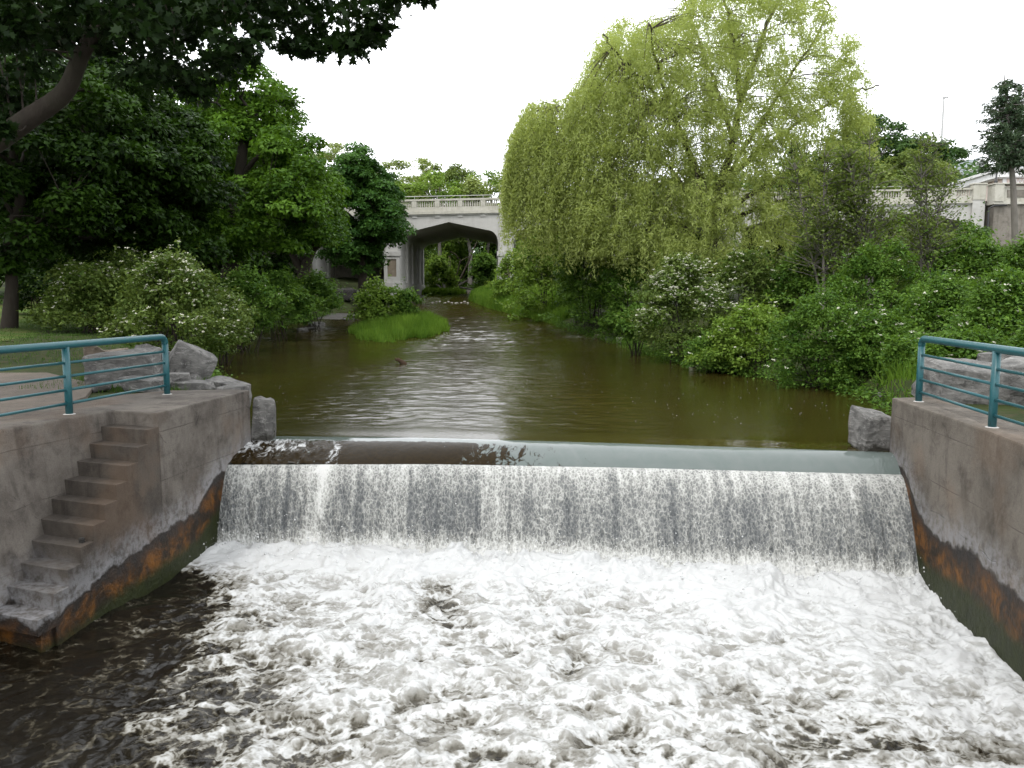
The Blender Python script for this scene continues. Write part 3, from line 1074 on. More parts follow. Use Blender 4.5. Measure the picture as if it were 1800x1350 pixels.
# ------------------------------------------------------------------ rocks
def rock(name, loc, size, label, seed, mat='rock', rot=0.0, tilt=(0, 0), npts=16, boxy=0.6, group=None, parent=None, sub=2, rough=0.05):
    rnd = np.random.default_rng(seed)
    P = rnd.uniform(-1, 1, (npts, 3))
    P = P / np.maximum(np.abs(P).max(1, keepdims=True), 1e-6) * boxy + unit(P) * (1 - boxy)
    if boxy >= 0.7:
        cb = np.array([[a_, b_, c_] for a_ in (-1, 1) for b_ in (-1, 1) for c_ in (-1, 1)], float)
        P = np.concatenate([cb * rnd.uniform(0.72, 1.0, (8, 3)), P[:8] * 0.95])
    P *= rnd.uniform(0.82, 1.0, (len(P), 1))
    bm = bmesh.new()
    vs = [bm.verts.new(p) for p in P]
    res = bmesh.ops.convex_hull(bm, input=vs)
    bmesh.ops.delete(bm, geom=[v for v in bm.verts if not v.link_faces], context='VERTS')
    bmesh.ops.bevel(bm, geom=list(bm.edges), offset=0.05, segments=1, affect='EDGES', clamp_overlap=True)
    bmesh.ops.triangulate(bm, faces=bm.faces)
    for _ in range(sub):
        bmesh.ops.subdivide_edges(bm, edges=[e for e in bm.edges if e.calc_length() > 0.22], cuts=1, use_grid_fill=False)
        bmesh.ops.triangulate(bm, faces=bm.faces)
    off = Vector((seed * 3.1, seed * 1.7, 0))
    for v in bm.verts:
        nrm = v.co.normalized()
        k = mnoise.fractal(v.co * 1.8 + off, 0.9, 2.1, 4) * rough * 1.6
        lay = math.sin((v.co.z + 0.25 * mnoise.noise(v.co * 1.5 + off)) * 11) * 0.012
        v.co += nrm * (k + lay)
    S = Matrix.Diagonal((size[0] / 2, size[1] / 2, size[2] / 2, 1))
    Rm = Matrix.Rotation(rot, 4, 'Z') @ Matrix.Rotation(tilt[0], 4, 'X') @ Matrix.Rotation(tilt[1], 4, 'Y')
    bmesh.ops.transform(bm, matrix=Rm @ S, verts=bm.verts)
    zmin = min(v.co.z for v in bm.verts)
    bmesh.ops.translate(bm, vec=(0, 0, -zmin), verts=bm.verts)
    me = bpy.data.meshes.new(name)
    bm.to_mesh(me)
    bm.free()
    o = obj(name, me, M[mat], parent, tuple(float(c) for c in loc))
    if parent is None:
        tag(o, label, 'rock', group)
    return o


rock('standing_stone', (-4.66, 14.78, -0.5), (0.48, 0.62, 1.38), 'upright grey slab of rock at the left end of the weir', 3, rot=0.2, tilt=(0, 0.08), boxy=0.85, npts=22)
q = at(333, 676, 17.2)
rock('boulder', (q[0], 17.2, 0.40), (1.15, 1.0, 1.25), 'big pointed grey boulder behind the end post of the left railing', 11, rot=0.4, tilt=(0.1, 0.5), boxy=0.72)
q = at(222, 690, 16.0)
rock('boulder', (q[0], 16.0, 0.55), (1.55, 1.1, 0.95), 'broad flat-topped grey boulder seen through the left railing', 12, rot=0.2, tilt=(0.1, -0.1), boxy=0.75)
q = at(165, 655, 18.2)
rock('boulder', (q[0], 18.2, 0.85), (0.75, 0.6, 0.62), 'brown boulder at the corner of the walkway, behind the left railing', 13, 'rock_brown', rot=1.0, tilt=(0, 0.4))
q = at(200, 645, 19.0)
rock('boulder', (q[0], 19.0, 0.85), (0.8, 0.6, 0.62), 'brown boulder among dry grass, just right of the other brown one', 14, 'rock_brown', rot=0.3)
q = at(177, 700, 14.9)
rock('boulder', (q[0], 14.9, 0.82), (0.42, 0.4, 0.24), 'small grey rock lying beside the walkway edge, low behind the left railing', 15, rot=0.3)
q = at(258, 700, 15.0)
rock('boulder', (q[0], 15.0, 0.8), (1.0, 0.55, 0.28), 'low flat grey rock just behind the left wall top', 16, rot=-0.1, tilt=(0.1, 0.05), boxy=0.8)
q = at(368, 690, 17.4)
rock('boulder', (q[0] + 0.05, 16.8, 0.32), (1.15, 1.0, 0.95), 'grey boulder sloping to the water, right of the pointed boulder', 17, rot=0.8, tilt=(0.2, 0.3), boxy=0.6)
q = at(395, 685, 16.3)
rock('boulder', (q[0], 16.4, 0.30), (0.95, 0.7, 0.62), 'flat pale-edged slab of rock jutting over the pool on the left', 18, rot=-0.35, tilt=(0, 0.18), boxy=0.85)
q = at(410, 690, 15.6)
rock('boulder', (q[0], 15.5, 0.35), (0.7, 0.7, 0.62), 'grey rock tucked behind the corner of the left wall', 19, rot=0.5, boxy=0.7)
q = at(300, 690, 15.7)
rock('boulder', (q[0], 15.7, 0.72), (0.85, 0.6, 0.42), 'grey rock lying at the foot of the end post of the left railing', 51, rot=0.5, boxy=0.75)
q = at(345, 690, 15.6)
rock('boulder', (q[0], 15.5, 0.62), (0.9, 0.6, 0.42), 'low grey rock on the wall edge below the pointed boulder', 52, rot=-0.3, boxy=0.75)
q = at(270, 660, 17.6)
rock('boulder', (q[0], 17.6, 0.7), (1.0, 0.8, 0.85), 'dark grey boulder between the flat-topped and the pointed boulder', 53, rot=0.9, tilt=(0.1, 0.3), boxy=0.72)
for i, (x_, y_, Y_, s_, tx) in enumerate([(372, 660, 19.6, 0.3, 'pale stone at the left waterline, nearest the jutting slab'), (356, 655, 20.4, 0.28, 'pale stone at the left waterline, second from the jutting slab'),
                                          (345, 645, 21.5, 0.34, 'grey stone at the left waterline, below the flowering dogwood')]):
    q = at(x_, y_, Y_)
    rock('shore_stone', (q[0], Y_, -0.02), (s_ * 1.4, s_, s_ * 0.75), tx, 30 + i, 'rock_pale' if i < 2 else 'rock', rot=i, group='stones along the left waterline')
# right
rock('block_of_stone', (6.28, 13.72, -0.16), (0.72, 0.75, 0.85), 'squared grey block of stone at the right end of the weir', 21, rot=0.15, tilt=(0.05, 0.12), boxy=0.9, npts=24)
rock('wet_rock', (6.20, 13.35, -0.42), (0.7, 0.6, 0.36), 'dark wet rock under the squared block, at the right end of the weir', 22, 'rock_dark', rot=0.4, boxy=0.6)
rock('boulder', (7.95, 13.75, 0.62), (1.75, 1.2, 0.95), 'large pale grey boulder behind the right railing, between its two posts', 23, rot=-0.2, tilt=(0.1, 0.12), boxy=0.7)
rock('boulder', (8.85, 13.4, 0.7), (1.5, 1.3, 0.95), 'large pale grey boulder behind the right railing, at the right edge', 24, rot=0.5, tilt=(0.0, -0.15), boxy=0.7)
rock('boulder', (8.75, 12.2, 0.7), (1.3, 1.0, 0.55), 'low grey boulder against the back of the right wall', 25, rot=0.9, tilt=(0.1, 0.0), boxy=0.75)
rock('boulder', (9.6, 15.0, 0.7), (1.7, 1.2, 1.0), 'grey boulder half hidden by leaves, behind the right railing boulders', 26, rot=0.2, boxy=0.7)
q = at(1562, 702, 19.8)
rock('shore_stone', (q[0], 19.8, -0.05), (0.55, 0.5, 0.3), 'small grey stone at the waterline by the tall grass, left of the right railing', 27, rot=0.2, boxy=0.8)
for i, (x_, Y_, s_, tx) in enumerate([(1075, 43.5, 0.5, 'grey stone at the right waterline under the lime shrubs'), (1090, 42.5, 0.6, 'white stone at the right waterline under the lime shrubs'),
                                      (1052, 45.0, 0.45, 'brown stone at the right waterline, farthest of three under the lime shrubs'), (1222, 29.6, 0.32, 'small pale stone at the waterline below the flowering dogwood on the right')]):
    q = at(x_, 600, Y_)
    rock('shore_stone', (q[0], Y_, wz(Y_) - 0.08), (s_ * 1.5, s_, s_ * 0.7), tx, 40 + i, ['rock', 'rock_pale', 'rock_brown', 'rock_pale'][i], rot=i, group='stones along the right waterline')
ORD = ['first', 'second', 'third', 'fourth', 'fifth', 'sixth', 'seventh', 'eighth', 'ninth', 'tenth', 'eleventh']
# pale cobbles of the riffle below the bridge
for i in range(11):
    x_ = 762 + i * 6.2 + RNG.uniform(-2, 2)
    Y_ = 73 + RNG.uniform(-1, 1)
    q = at(x_, 530, Y_)
    rock('riffle_cobble', (q[0], Y_, wz(Y_) - 0.06), (0.34 * RNG.uniform(0.6, 1.2), 0.26, 0.17), ORD[i] + ' pale cobble from the left in the row across the riffle below the arch', 60 + i, 'rock_pale', rot=i, sub=0, group='cobbles in the riffle')
for i, (x_, y_, Y_, s_, tx) in enumerate([(605, 520, 66, 1.9, 'dark grey boulder heap behind the island shrub, by the bridge'), (588, 522, 64, 1.2, 'dark grey boulder on the left bank short of the bridge'),
                                          (622, 520, 69, 1.3, 'small dark boulder against the bridge pier, behind the island shrub')]):
    q = at(x_, y_, Y_)
    rock('bank_boulder', (q[0], Y_, gz(q[0], Y_) - 0.1), (s_ * 1.3, s_, s_ * 0.75), tx, 80 + i, 'rock_dark', rot=i * 0.7)
for i, (x_, y_, Y_, s_) in enumerate([(556, 562, 52, 1.0), (545, 566, 50, 0.7), (530, 568, 49, 0.8), (618, 548, 56, 0.8)]):
    q = at(x_, y_, Y_)
    rock('bar_stone', (q[0], Y_, float(wz(Y_)) - 0.12), (s_ * 1.5, s_, s_ * 0.4), ['flat grey stone at the mouth of the left channel, nearest the green shrubs', 'flat stone at the left bank edge, second from the left channel', 'flat stone at the left bank edge, third from the left channel', 'grey stone in the left channel beside the island'][i], 90 + i, 'rock', rot=i)
# gravel bar in the left channel
xs = np.linspace(-1, 1, 40)
ys = np.linspace(-1, 1, 30)
gc = np.array([-13.0, 57.5])


def bar_z(u, v):
    r = u * u + v * v
    return wz(gc[1] + v * 5) + 0.06 * (1 - r * 1.6) + 0.06 * fbm(u * 5, v * 5, 4)


me, Vb, _ = grid_mesh('gravel_bar', xs, ys, bar_z)
Vb[:, 0] = gc[0] + Vb[:, 0] * 1.5
Vb[:, 1] = gc[1] + Vb[:, 1] * 3
me.vertices.foreach_set('co', Vb.astype(np.float32).ravel())
me.update()
tag(obj('gravel_bar', me, M['gravel']), kind='structure')

# driftwood snag in the pool
snag = thing('driftwood_snag', (-4.32, 30.9, -0.2), 'brown broken tree stump sticking out of the pool', 'log')
mb = MB()
mb.tube([(-4.12, 31.05, -0.3), (-4.22, 30.95, 0.02), (-4.36, 30.88, 0.14), (-4.46, 30.84, 0.22)], [0.13, 0.12, 0.08, 0.05], 9)
mb.build('log', M['wood'], snag, smooth_=True)
mb = MB()
mb.tube([(-4.38, 30.86, 0.14), (-4.50, 30.83, 0.17), (-4.53, 30.82, 0.27)], [0.05, 0.035, 0.015], 7)
mb.build('branch_stub', M['wood'], snag, smooth_=True)

# ------------------------------------------------------------------ bridge
BY, BD = 80.0, 20.0            # front face and depth of the bridge
PX = [-33.5, -20.2, -11.9, -0.6, 10.7, 22.0, 33.5, 45.9]   # pier centres


def rise(x):
    return 0.0205 * (x + 11.9)


bridge = thing('arch_bridge', (0, BY, 1.5), 'pale concrete road bridge with flat pointed arches and a balustrade, crossing the river', 'bridge')
HW = 0.78                      # half width of a pier
arch_u = np.array([0, 0.008, 0.03, 0.07, 0.105, 0.5, 0.895, 0.93, 0.97, 0.992, 1.0])
arch_z = np.array([7.75, 8.15, 8.55, 8.85, 8.98, 9.85, 8.98, 8.85, 8.55, 8.15, 7.75])
SPR, TOP = 7.75, 10.5
for i in range(len(PX) - 1):
    a, b = PX[i] + HW, PX[i + 1] - HW
    u = np.concatenate([np.linspace(0, 0.12, 13), np.linspace(0.12, 0.88, 21)[1:], np.linspace(0.88, 1.0, 13)[1:]])
    z = np.interp(u, arch_u, arch_z)
    # round the haunches
    zc = np.where(u < 0.11, 7.75 + 1.24 * np.sqrt(np.clip(1 - (1 - u / 0.11) ** 2, 0, 1)), z)
    zc = np.where(u > 0.89, 7.75 + 1.24 * np.sqrt(np.clip(1 - (1 - (1 - u) / 0.11) ** 2, 0, 1)), zc)
    x = a + (b - a) * u
    n = len(u)
    V = []
    for y in (BY, BY + BD):
        V += [(x[j], y, zc[j] + rise(x[j])) for j in range(n)]
        V += [(x[j], y, TOP + rise(x[j])) for j in range(n)]
    F = []
    for j in range(n - 1):
        F.append((j, j + 1, n + j + 1, n + j))
        F.append((2 * n + j + 1, 2 * n + j, 3 * n + j, 3 * n + j + 1))
        F.append((j + 1, j, 2 * n + j, 2 * n + j + 1))
        F.append((n + j, n + j + 1, 3 * n + j + 1, 3 * n + j))
    mb = MB()
    mb.add(V, F)
    sp = mb.build('arch_span', M['conc_bridge'], bridge)
    # cornice with its drip line and brackets
    for (z0, z1, pr, nm) in ((10.50, 10.62, 0.14, 'cornice'), (10.62, 10.90, 0.26, 'cornice')):
        mb = MB()
        mb.box((PX[i] + 0.65, BY - pr, z0 + 0.002), (PX[i + 1] - 0.65, BY + 0.3, z1), rise)
        mb.build(nm, M['conc_rail' if z1 > 10.8 else 'conc_bridge'], bridge)
    npan = 5 if (b - a) > 8.5 else 4
    step = (PX[i + 1] - PX[i]) / npan
    br = thing_parent = None
    for k in range(1, npan):
        xb = PX[i] + k * step
        mb = MB()
        mb.box((xb - 0.25, BY - 0.10, 10.30), (xb + 0.25, BY + 0.1, 10.499), rise)
        mb.build('bracket', M['conc_bridge'], bridge)
    # balustrade of this bay: kerb, cap, posts; balusters are its sub-parts
    mb = MB()
    mb.box((PX[i] + 0.65, BY - 0.12, 10.902), (PX[i + 1] - 0.65, BY + 0.2, 11.32), rise)
    bal = mb.build('balustrade', M['conc_rail'], bridge)
    mb = MB()
    mb.box((PX[i] + 0.65, BY - 0.16, 11.92), (PX[i + 1] - 0.65, BY + 0.24, 12.10), rise)
    mb.build('cap_rail', M['conc_rail'], bal, origin=bridge.location)
    for k in range(1, npan):
        xb = PX[i] + k * step
        mb = MB()
        mb.box((xb - 0.24, BY - 0.14, 11.322), (xb + 0.24, BY + 0.22, 11.918), rise)
        mb.build('balustrade_post', M['conc_rail'], bal, origin=bridge.location)
    hid = i < 1
    if not hid:
        if 'bme' not in globals():
            mb = MB()
            mb.tube([(0, 0, 0), (0, 0, 0.08), (0, 0, 0.22), (0, 0, 0.42), (0, 0, 0.53), (0, 0, 0.6)], [0.075, 0.06, 0.085, 0.055, 0.06, 0.078], 8)
            tmp = mb.build('baluster', M['conc_rail'], None, smooth_=True)
            bme = tmp.data
            bpy.data.objects.remove(tmp)
        for k in range(npan):
            x0 = PX[i] + k * step + (0.24 if k else 0.85)
            x1 = PX[i] + (k + 1) * step - (0.24 if k < npan - 1 else 0.85)
            m_ = 8 if 0 < k < npan - 1 else 6
            for q in range(m_):
                xx = x0 + (x1 - x0) * (q + 0.5) / m_
                o = bpy.data.objects.new('baluster', bme)
                COL.objects.link(o)
                o.parent = bal
                o.location = (xx, 0.04, 11.32 + rise(xx) - bridge.location.z)
    # steel handrail above the cap
    xs_ = np.linspace(PX[i] + 0.6, PX[i + 1] - 0.6, 8)
    mb = MB()
    mb.tube([(q, BY + 0.3, 12.42 + rise(q)) for q in xs_], 0.035, 6)
    for k in range(1, npan):
        xb = PX[i] + k * step
        mb.tube([(xb, BY + 0.3, 12.0 + rise(xb)), (xb, BY + 0.3, 12.42 + rise(xb))], 0.03, 6)
    mb.build('handrail', M['steel'], bridge)
    # far parapet
    mb = MB()
    mb.box((PX[i] - 0.5, BY + BD - 0.3, 10.52), (PX[i + 1] + 0.5, BY + BD, 12.0), rise)
    mb.build('rear_parapet', M['conc_rail'], bridge)
for i, X0 in enumerate(PX):
    g = min(gz(X0, BY + 2), float(wz(BY))) - 0.8
    dz = rise(X0)
    mb = MB()
    mb.box((X0 - HW, BY + 0.002, g), (X0 + HW, BY + BD - 0.002, TOP + dz - 0.01))
    pier = mb.build('pier', M['conc_bridge'], bridge, bevel=0.03)
    parts = [('plinth', (X0 - 1.05, BY - 0.55, g), (X0 + 1.05, BY + BD + 0.3, 4.05), 'conc_bridge'),
             ('pilaster', (X0 - 0.62, BY - 0.24, 7.08), (X0 + 0.62, BY + 0.05, 10.9 + dz), 'conc_bridge'),
             ('pilaster_cap_band', (X0 - 0.88, BY - 0.46, 6.62), (X0 + 0.88, BY + 0.05, 7.1), 'conc_bridge'),
             ('pier_post', (X0 - 0.62, BY - 0.30, 10.902 + dz), (X0 + 0.62, BY + 0.36, 12.38 + dz), 'conc_rail'),
             ('pier_post_cap', (X0 - 0.70, BY - 0.38, 12.382 + dz), (X0 + 0.70, BY + 0.44, 12.52 + dz), 'conc_rail')]
    for nm, lo, hi, mt in parts:
        mb = MB()
        mb.box(lo, hi)
        mb.build(nm, M[mt], pier, bevel=0.03, origin=bridge.location)
    # shaft with recessed panel: four borders round the panel
    x0, x1, z0, z1, yf = X0 - 0.78, X0 + 0.78, 4.05, 6.62, BY - 0.36
    for lo, hi in (((x0, yf, z0), (x0 + 0.34, BY + 0.02, z1)), ((x1 - 0.34, yf, z0), (x1, BY + 0.02, z1)),
                   ((x0 + 0.341, yf, z1 - 0.30), (x1 - 0.341, BY + 0.02, z1)), ((x0 + 0.341, yf, z0), (x1 - 0.341, BY + 0.02, z0 + 0.55))):
        mb = MB()
        mb.box(lo, hi)
        mb.build('panel_frame', M['conc_bridge'], pier, origin=bridge.location)
    mb = MB()
    mb.box((x0 + 0.30, yf + 0.09, z0 + 0.5), (x1 - 0.30, BY + 0.01, z1 - 0.26))
    mb.build('panel', M['panel'], pier, origin=bridge.location)
    # ribs along the inside of the pier
    for yy in (4.2, 9.0, 13.8, 18.6):
        mb = MB()
        mb.box((X0 - HW - 0.22, BY + yy, 4.0), (X0 + HW + 0.22, BY + yy + 1.3, 8.6))
        mb.build('pier_rib', M['conc_bridge'], pier, bevel=0.04, origin=bridge.location)
# abutment beyond the right end
mb = MB()
mb.box((47.2, BY - 0.6, 2.0), (75, BY + BD, 11.6))
ab = mb.build('abutment_wall', M['conc_brown'], bridge, bevel=0.03)
for nm, lo, hi, mt in [('abutment_string_course', (47.0, BY - 0.85, 11.60), (75, BY + 0.4, 11.85), 'conc_rail'),
                       ('abutment_parapet', (47.1, BY - 0.6, 11.85), (75, BY + 0.2, 13.35), 'conc_rail'),
                       ('abutment_post', (47.0, BY - 0.95, 11.85), (47.9, BY + 0.3, 13.5), 'conc_rail'),
                       ('abutment_cap', (46.9, BY - 1.0, 13.5), (75, BY + 0.4, 13.62), 'conc_rail')]:
    mb = MB()
    mb.box(lo, hi)
    mb.build(nm, M[mt], ab, bevel=0.02, origin=bridge.location)
for k in range(4):
    mb = MB()
    mb.box((48.4 + k * 3.4, BY - 0.68, 12.3), (50.9 + k * 3.4, BY - 0.59, 13.0))
    mb.build('parapet_panel', M['conc_brown'], ab, origin=bridge.location)
mb = MB()
mb.tube([(46.6, BY - 0.75, 4.0), (46.6, BY - 0.75, 11.2), (47.0, BY - 0.9, 11.45), (48.2, BY - 0.95, 11.5)], 0.09, 8)
mb.build('drain_pipe', M['metal'], ab, origin=bridge.location)
# roadway slab
mb = MB()
mb.box((-60, BY + 0.5, 10.55), (80, BY + BD - 0.4, 10.86), rise)
tag(mb.build('road', M['path']), kind='structure')

# left abutment retaining wall seen under the left span
rw = thing('panelled_retaining_wall', (-17, 88, 2.5), 'brown panelled concrete retaining wall under the left end of the bridge', 'wall')
mb = MB()
mb.prism([(-24.6, 79.0), (-15.3, 92.0), (-14.6, 91.6), (-23.8, 78.6)], 2.0, 8.2)
mb.build('wall_body', M['conc_brown'], rw, bevel=0.03)
mb = MB()
mb.prism([(-24.7, 78.9), (-15.3, 92.1), (-14.5, 91.6), (-23.8, 78.4)], 6.3, 6.5)
mb.build('string_course', M['conc_brown'], rw)
d = unit(np.array([9.2, 13.0]))
for k in range(6):
    p = np.array([-23.8, 78.6]) + d * (1.2 + k * 2.4)
    nrm = np.array([d[1], -d[0]])
    mb = MB()
    q = [p, p + d * 0.3, p + d * 0.3 + nrm * 0.18, p + nrm * 0.18]
    mb.prism([tuple(v) for v in q], 2.5, 6.25)
    mb.build('buttress', M['conc_brown'], rw)


# ------------------------------------------------------------------ street lamps on the bridge, mast, buildings
def lamp(x, y, z0, h, label):
    t_ = thing('street_lamp', (x, y, z0), label, 'lamp post', 'lamps on the bridge')
    mb = MB()
    mb.tube([(x, y, z0), (x, y, z0 + 0.3), (x, y, z0 + 0.35), (x, y, z0 + h)], [0.16, 0.14, 0.075, 0.06], 8)
    mb.build('pole', M['metal'], t_, smooth_=True)
    mb = MB()
    mb.tube([(x, y, z0 + h), (x, y, z0 + h + 0.12), (x, y, z0 + h + 0.42), (x, y, z0 + h + 0.55)], [0.08, 0.2, 0.22, 0.05], 10)
    mb.build('lantern', M['lamp'], t_, smooth_=True)
    mb = MB()
    mb.tube([(x, y, z0 + h + 0.55), (x, y, z0 + h + 0.66), (x, y, z0 + h + 0.75)], [0.25, 0.12, 0.03], 10)
    mb.build('lantern_cap', M['metal'], t_)


lamp(-0.6, BY + 0.05, 12.52 + rise(-0.6), 2.9, 'dark lamp post on the bridge pier right of the open arch')
lamp(47.4, BY - 0.3, 13.62, 2.0, 'dark lamp post at the right end of the bridge, left of the spruce')
mb = MB()
q = at(1652, 300, 170)
mb.tube([(q[0], 170, 20), (q[0], 170, 40), (q[0], 170, 43.5)], [0.26, 0.2, 0.16], 6)
mast = thing('flood_light_mast', (q[0], 170, 20), 'thin tall light mast above the dark trees, far right', 'mast')
mb.build('pole', M['steel'], mast)
mb = MB()
mb.box((q[0] - 0.2, 169.8, 43.4), (q[0] + 0.9, 170.2, 43.75))
mb.build('light_head', M['steel'], mast)

# flat-roofed building with a white fascia and a sign
bk = thing('bank_building', (62, 98, 12), 'flat-roofed building with a broad white fascia and sign, right edge behind the bridge', 'building')
plan = [(55.6, 93.2), (80, 88.0), (86, 112), (57.2, 108.5)]


def offs(poly, d):
    c = np.mean(poly, 0)
    return [tuple(np.array(p) + unit(np.array(p) - c) * d) for p in poly]


for nm, dd_, z0, z1, mt in (('wall', -0.9, 8, 16.1, 'cream'), ('soffit', -0.3, 16.1, 16.22, 'white'), ('fascia', 0.0, 16.22, 16.9, 'white'), ('fascia', 0.25, 16.9, 17.25, 'white'), ('roof', -0.4, 17.25, 17.4, 'shingle')):
    mb = MB()
    mb.prism(offs(plan, dd_), z0, z1)
    mb.build(nm, M[mt], bk, bevel=0.03)
pf = offs(plan, -0.9)
pa, pb = np.array(pf[0]), np.array(pf[1])
dv = unit(pb - pa)
nv = np.array([dv[1], -dv[0]])
if nv[1] > 0:
    nv = -nv
for k in range(6):
    p = pa + dv * (0.0 + k * 4.4) + nv * 0.15
    mb = MB()
    mb.prism([tuple(p), tuple(p + dv * 0.4), tuple(p + dv * 0.4 - nv * 0.2), tuple(p - nv * 0.2)], 8, 16.09)
    mb.build('column', M['white'], bk)
mb = MB()
p0, p1 = pa + dv * 0.45 + nv * 0.12, pa + dv * 4.4 + nv * 0.12
mb.prism([tuple(p0), tuple(p1), tuple(p1 - nv * 0.3), tuple(p0 - nv * 0.3)], 15.2, 16.07)
sign = mb.build('sign_board', M['cream'], bk)
cu = bpy.data.curves.new('sign_letters', 'FONT')
cu.body = 'We'
cu.size = 0.85
cu.extrude = 0.04
tmp = bpy.data.objects.new('tmp_letters', cu)
COL.objects.link(tmp)
bpy.context.view_layer.update()
tme = bpy.data.meshes.new_from_object(tmp.evaluated_get(bpy.context.evaluated_depsgraph_get()))
bpy.data.objects.remove(tmp)
lo = obj('sign_letters', tme, M['white'], sign)
ang = math.atan2(dv[1], dv[0])
pl = pa + dv * 1.3 + nv * 0.18
lo.location = (pl[0] - bk.location.x, pl[1] - bk.location.y, 15.42 - bk.location.z)
lo.rotation_euler = (math.pi / 2, 0, ang)
for k in range(3):
    p = pa + dv * (0.55 + 0.2 * k) + nv * 0.16
    mb = MB()
    e = dv * 0.32
    V = [(*(p), 15.45), (*(p + dv * 0.10), 15.45), (*(p + e + dv * 0.10), 15.98), (*(p + e), 15.98)]
    V += [(v[0] + nv[0] * 0.05, v[1] + nv[1] * 0.05, v[2]) for v in V]
    mb.add(V, [(0, 1, 2, 3), (7, 6, 5, 4), (0, 4, 5, 1), (1, 5, 6, 2), (2, 6, 7, 3), (3, 7, 4, 0)])
    mb.build('sign_stroke', M['white'], sign, origin=bk.location)

# gabled house far behind
hx, hy, hz = 97.5, 170.0, 22.0
house = thing('gabled_house', (hx, hy, hz), 'pale grey house with a gabled grey roof far behind the bridge, right', 'house')
gw, eave, apex = 2.9, 28.2, 31.2
mb = MB()
mb.add([(hx - gw, hy, hz), (hx + gw, hy, hz), (hx + gw, hy, eave), (hx, hy, apex), (hx - gw, hy, eave),
        (hx - gw, hy + 9, hz), (hx + gw, hy + 9, hz), (hx + gw, hy + 9, eave), (hx, hy + 9, apex), (hx - gw, hy + 9, eave)],
       [(0, 1, 2, 3, 4), (9, 8, 7, 6, 5), (0, 4, 9, 5), (1, 6, 7, 2)])
mb.build('wall', M['siding'], house)
for sgn in (-1, 1):
    mb = MB()
    ov = 0.6
    a = (hx, apex + 0.12)
    b = (hx + sgn * (gw + ov), eave - ov * (apex - eave) / gw + 0.12)
    V = [(a[0], hy - 0.6, a[1]), (b[0], hy - 0.6, b[1]), (b[0], hy + 9.5, b[1]), (a[0], hy + 9.5, a[1])]
    V += [(v[0], v[1], v[2] + 0.22) for v in V]
    mb.add(V, [(3, 2, 1, 0), (4, 5, 6, 7), (0, 1, 5, 4), (1, 2, 6, 5), (2, 3, 7, 6), (3, 0, 4, 7)])
    mb.build('roof', M['shingle'], house)
    mb = MB()
    V = [(a[0], hy - 0.66, a[1] - 0.25), (b[0], hy - 0.66, b[1] - 0.25), (b[0], hy - 0.66, b[1] + 0.2), (a[0], hy - 0.66, a[1] + 0.2)]
    V += [(v[0], v[1] - 0.1, v[2]) for v in V]
    mb.add(V, [(0, 1, 2, 3), (7, 6, 5, 4), (0, 4, 5, 1), (1, 5, 6, 2), (2, 6, 7, 3), (3, 7, 4, 0)])
    mb.build('barge_board', M['white'], house)
mb = MB()
mb.box((hx - 0.7, hy - 0.08, 26.6), (hx + 0.7, hy + 0.1, 28.3))
wnd = mb.build('window', M['white'], house)
mb = MB()
mb.box((hx - 0.55, hy - 0.12, 26.75), (hx + 0.55, hy - 0.06, 28.15))
mb.build('pane', M['glass'], wnd, origin=house.location)
# side wing with a long roof and a dormer
mb = MB()
mb.box((hx - 9.5, hy + 2, hz), (hx - gw - 0.01, hy + 8, 27.2))
mb.build('wall', M['siding'], house)
mb = MB()
V = [(hx - 10.1, hy + 1.4, 27.0), (hx - 1.0, hy + 1.4, 27.0), (hx - 1.0, hy + 5, 30.3), (hx - 10.1, hy + 5, 30.3), (hx - 10.1, hy + 8.6, 27.0), (hx - 1.0, hy + 8.6, 27.0)]
mb.add(V, [(0, 1, 2, 3), (3, 2, 5, 4), (0, 3, 4), (1, 5, 2), (0, 4, 5, 1)])
mb.build('roof', M['shingle'], house)
mb = MB()
mb.box((hx - 8.6, hy + 1.2, 27.0), (hx - 6.9, hy + 4, 28.9))
dm = mb.build('dormer', M['white'], house)
mb = MB()
mb.box((hx - 8.25, hy + 1.12, 27.5), (hx - 7.25, hy + 1.25, 28.5))
mb.build('window', M['glass'], dm, origin=house.location)

# ------------------------------------------------------------------ vegetation
DIAMOND = (np.array([[0, 0], [0.45, 0.5], [1, 0], [0.45, -0.5]]), 4)
TRI = (np.array([[0, 0.5], [0.12, -0.5], [1, 0.08]]), 3)
MAPLE = (np.array([[0, 0], [-0.02, 0.26], [0.17, 0.19], [0.40, 0.52], [0.47, 0.22], [0.74, 0.27], [0.68, 0.12], [1, 0],
                   [0.68, -0.12], [0.74, -0.27], [0.47, -0.22], [0.40, -0.52], [0.17, -0.19], [-0.02, -0.26]]), 14)


def leaf_mesh(name, P, A, N, L, W, tint, tpl=DIAMOND, fold=0.18):
    T, k = tpl
    A = unit(A - N * (A * N).sum(-1, keepdims=True))
    S = np.cross(N, A)
    n = len(P)
    L = np.broadcast_to(np.asarray(L, float), (n,))
    W = np.broadcast_to(np.asarray(W, float), (n,))
    V = (P[:, None, :] + A[:, None, :] * (T[None, :, 0:1] * L[:, None, None]) + S[:, None, :] * (T[None, :, 1:2] * W[:, None, None])
         + N[:, None, :] * (np.abs(T[None, :, 1:2]) * W[:, None, None] * fold * 2))
    F = np.arange(n * k).reshape(n, k)
    me = mesh_np(name, V.reshape(-1, 3), F)
    add_attr(me, 'tint', np.clip(tint, 0, 1), 'FACE')
    return me


def rdir(n, rng):
    return unit(rng.normal(size=(n, 3)))


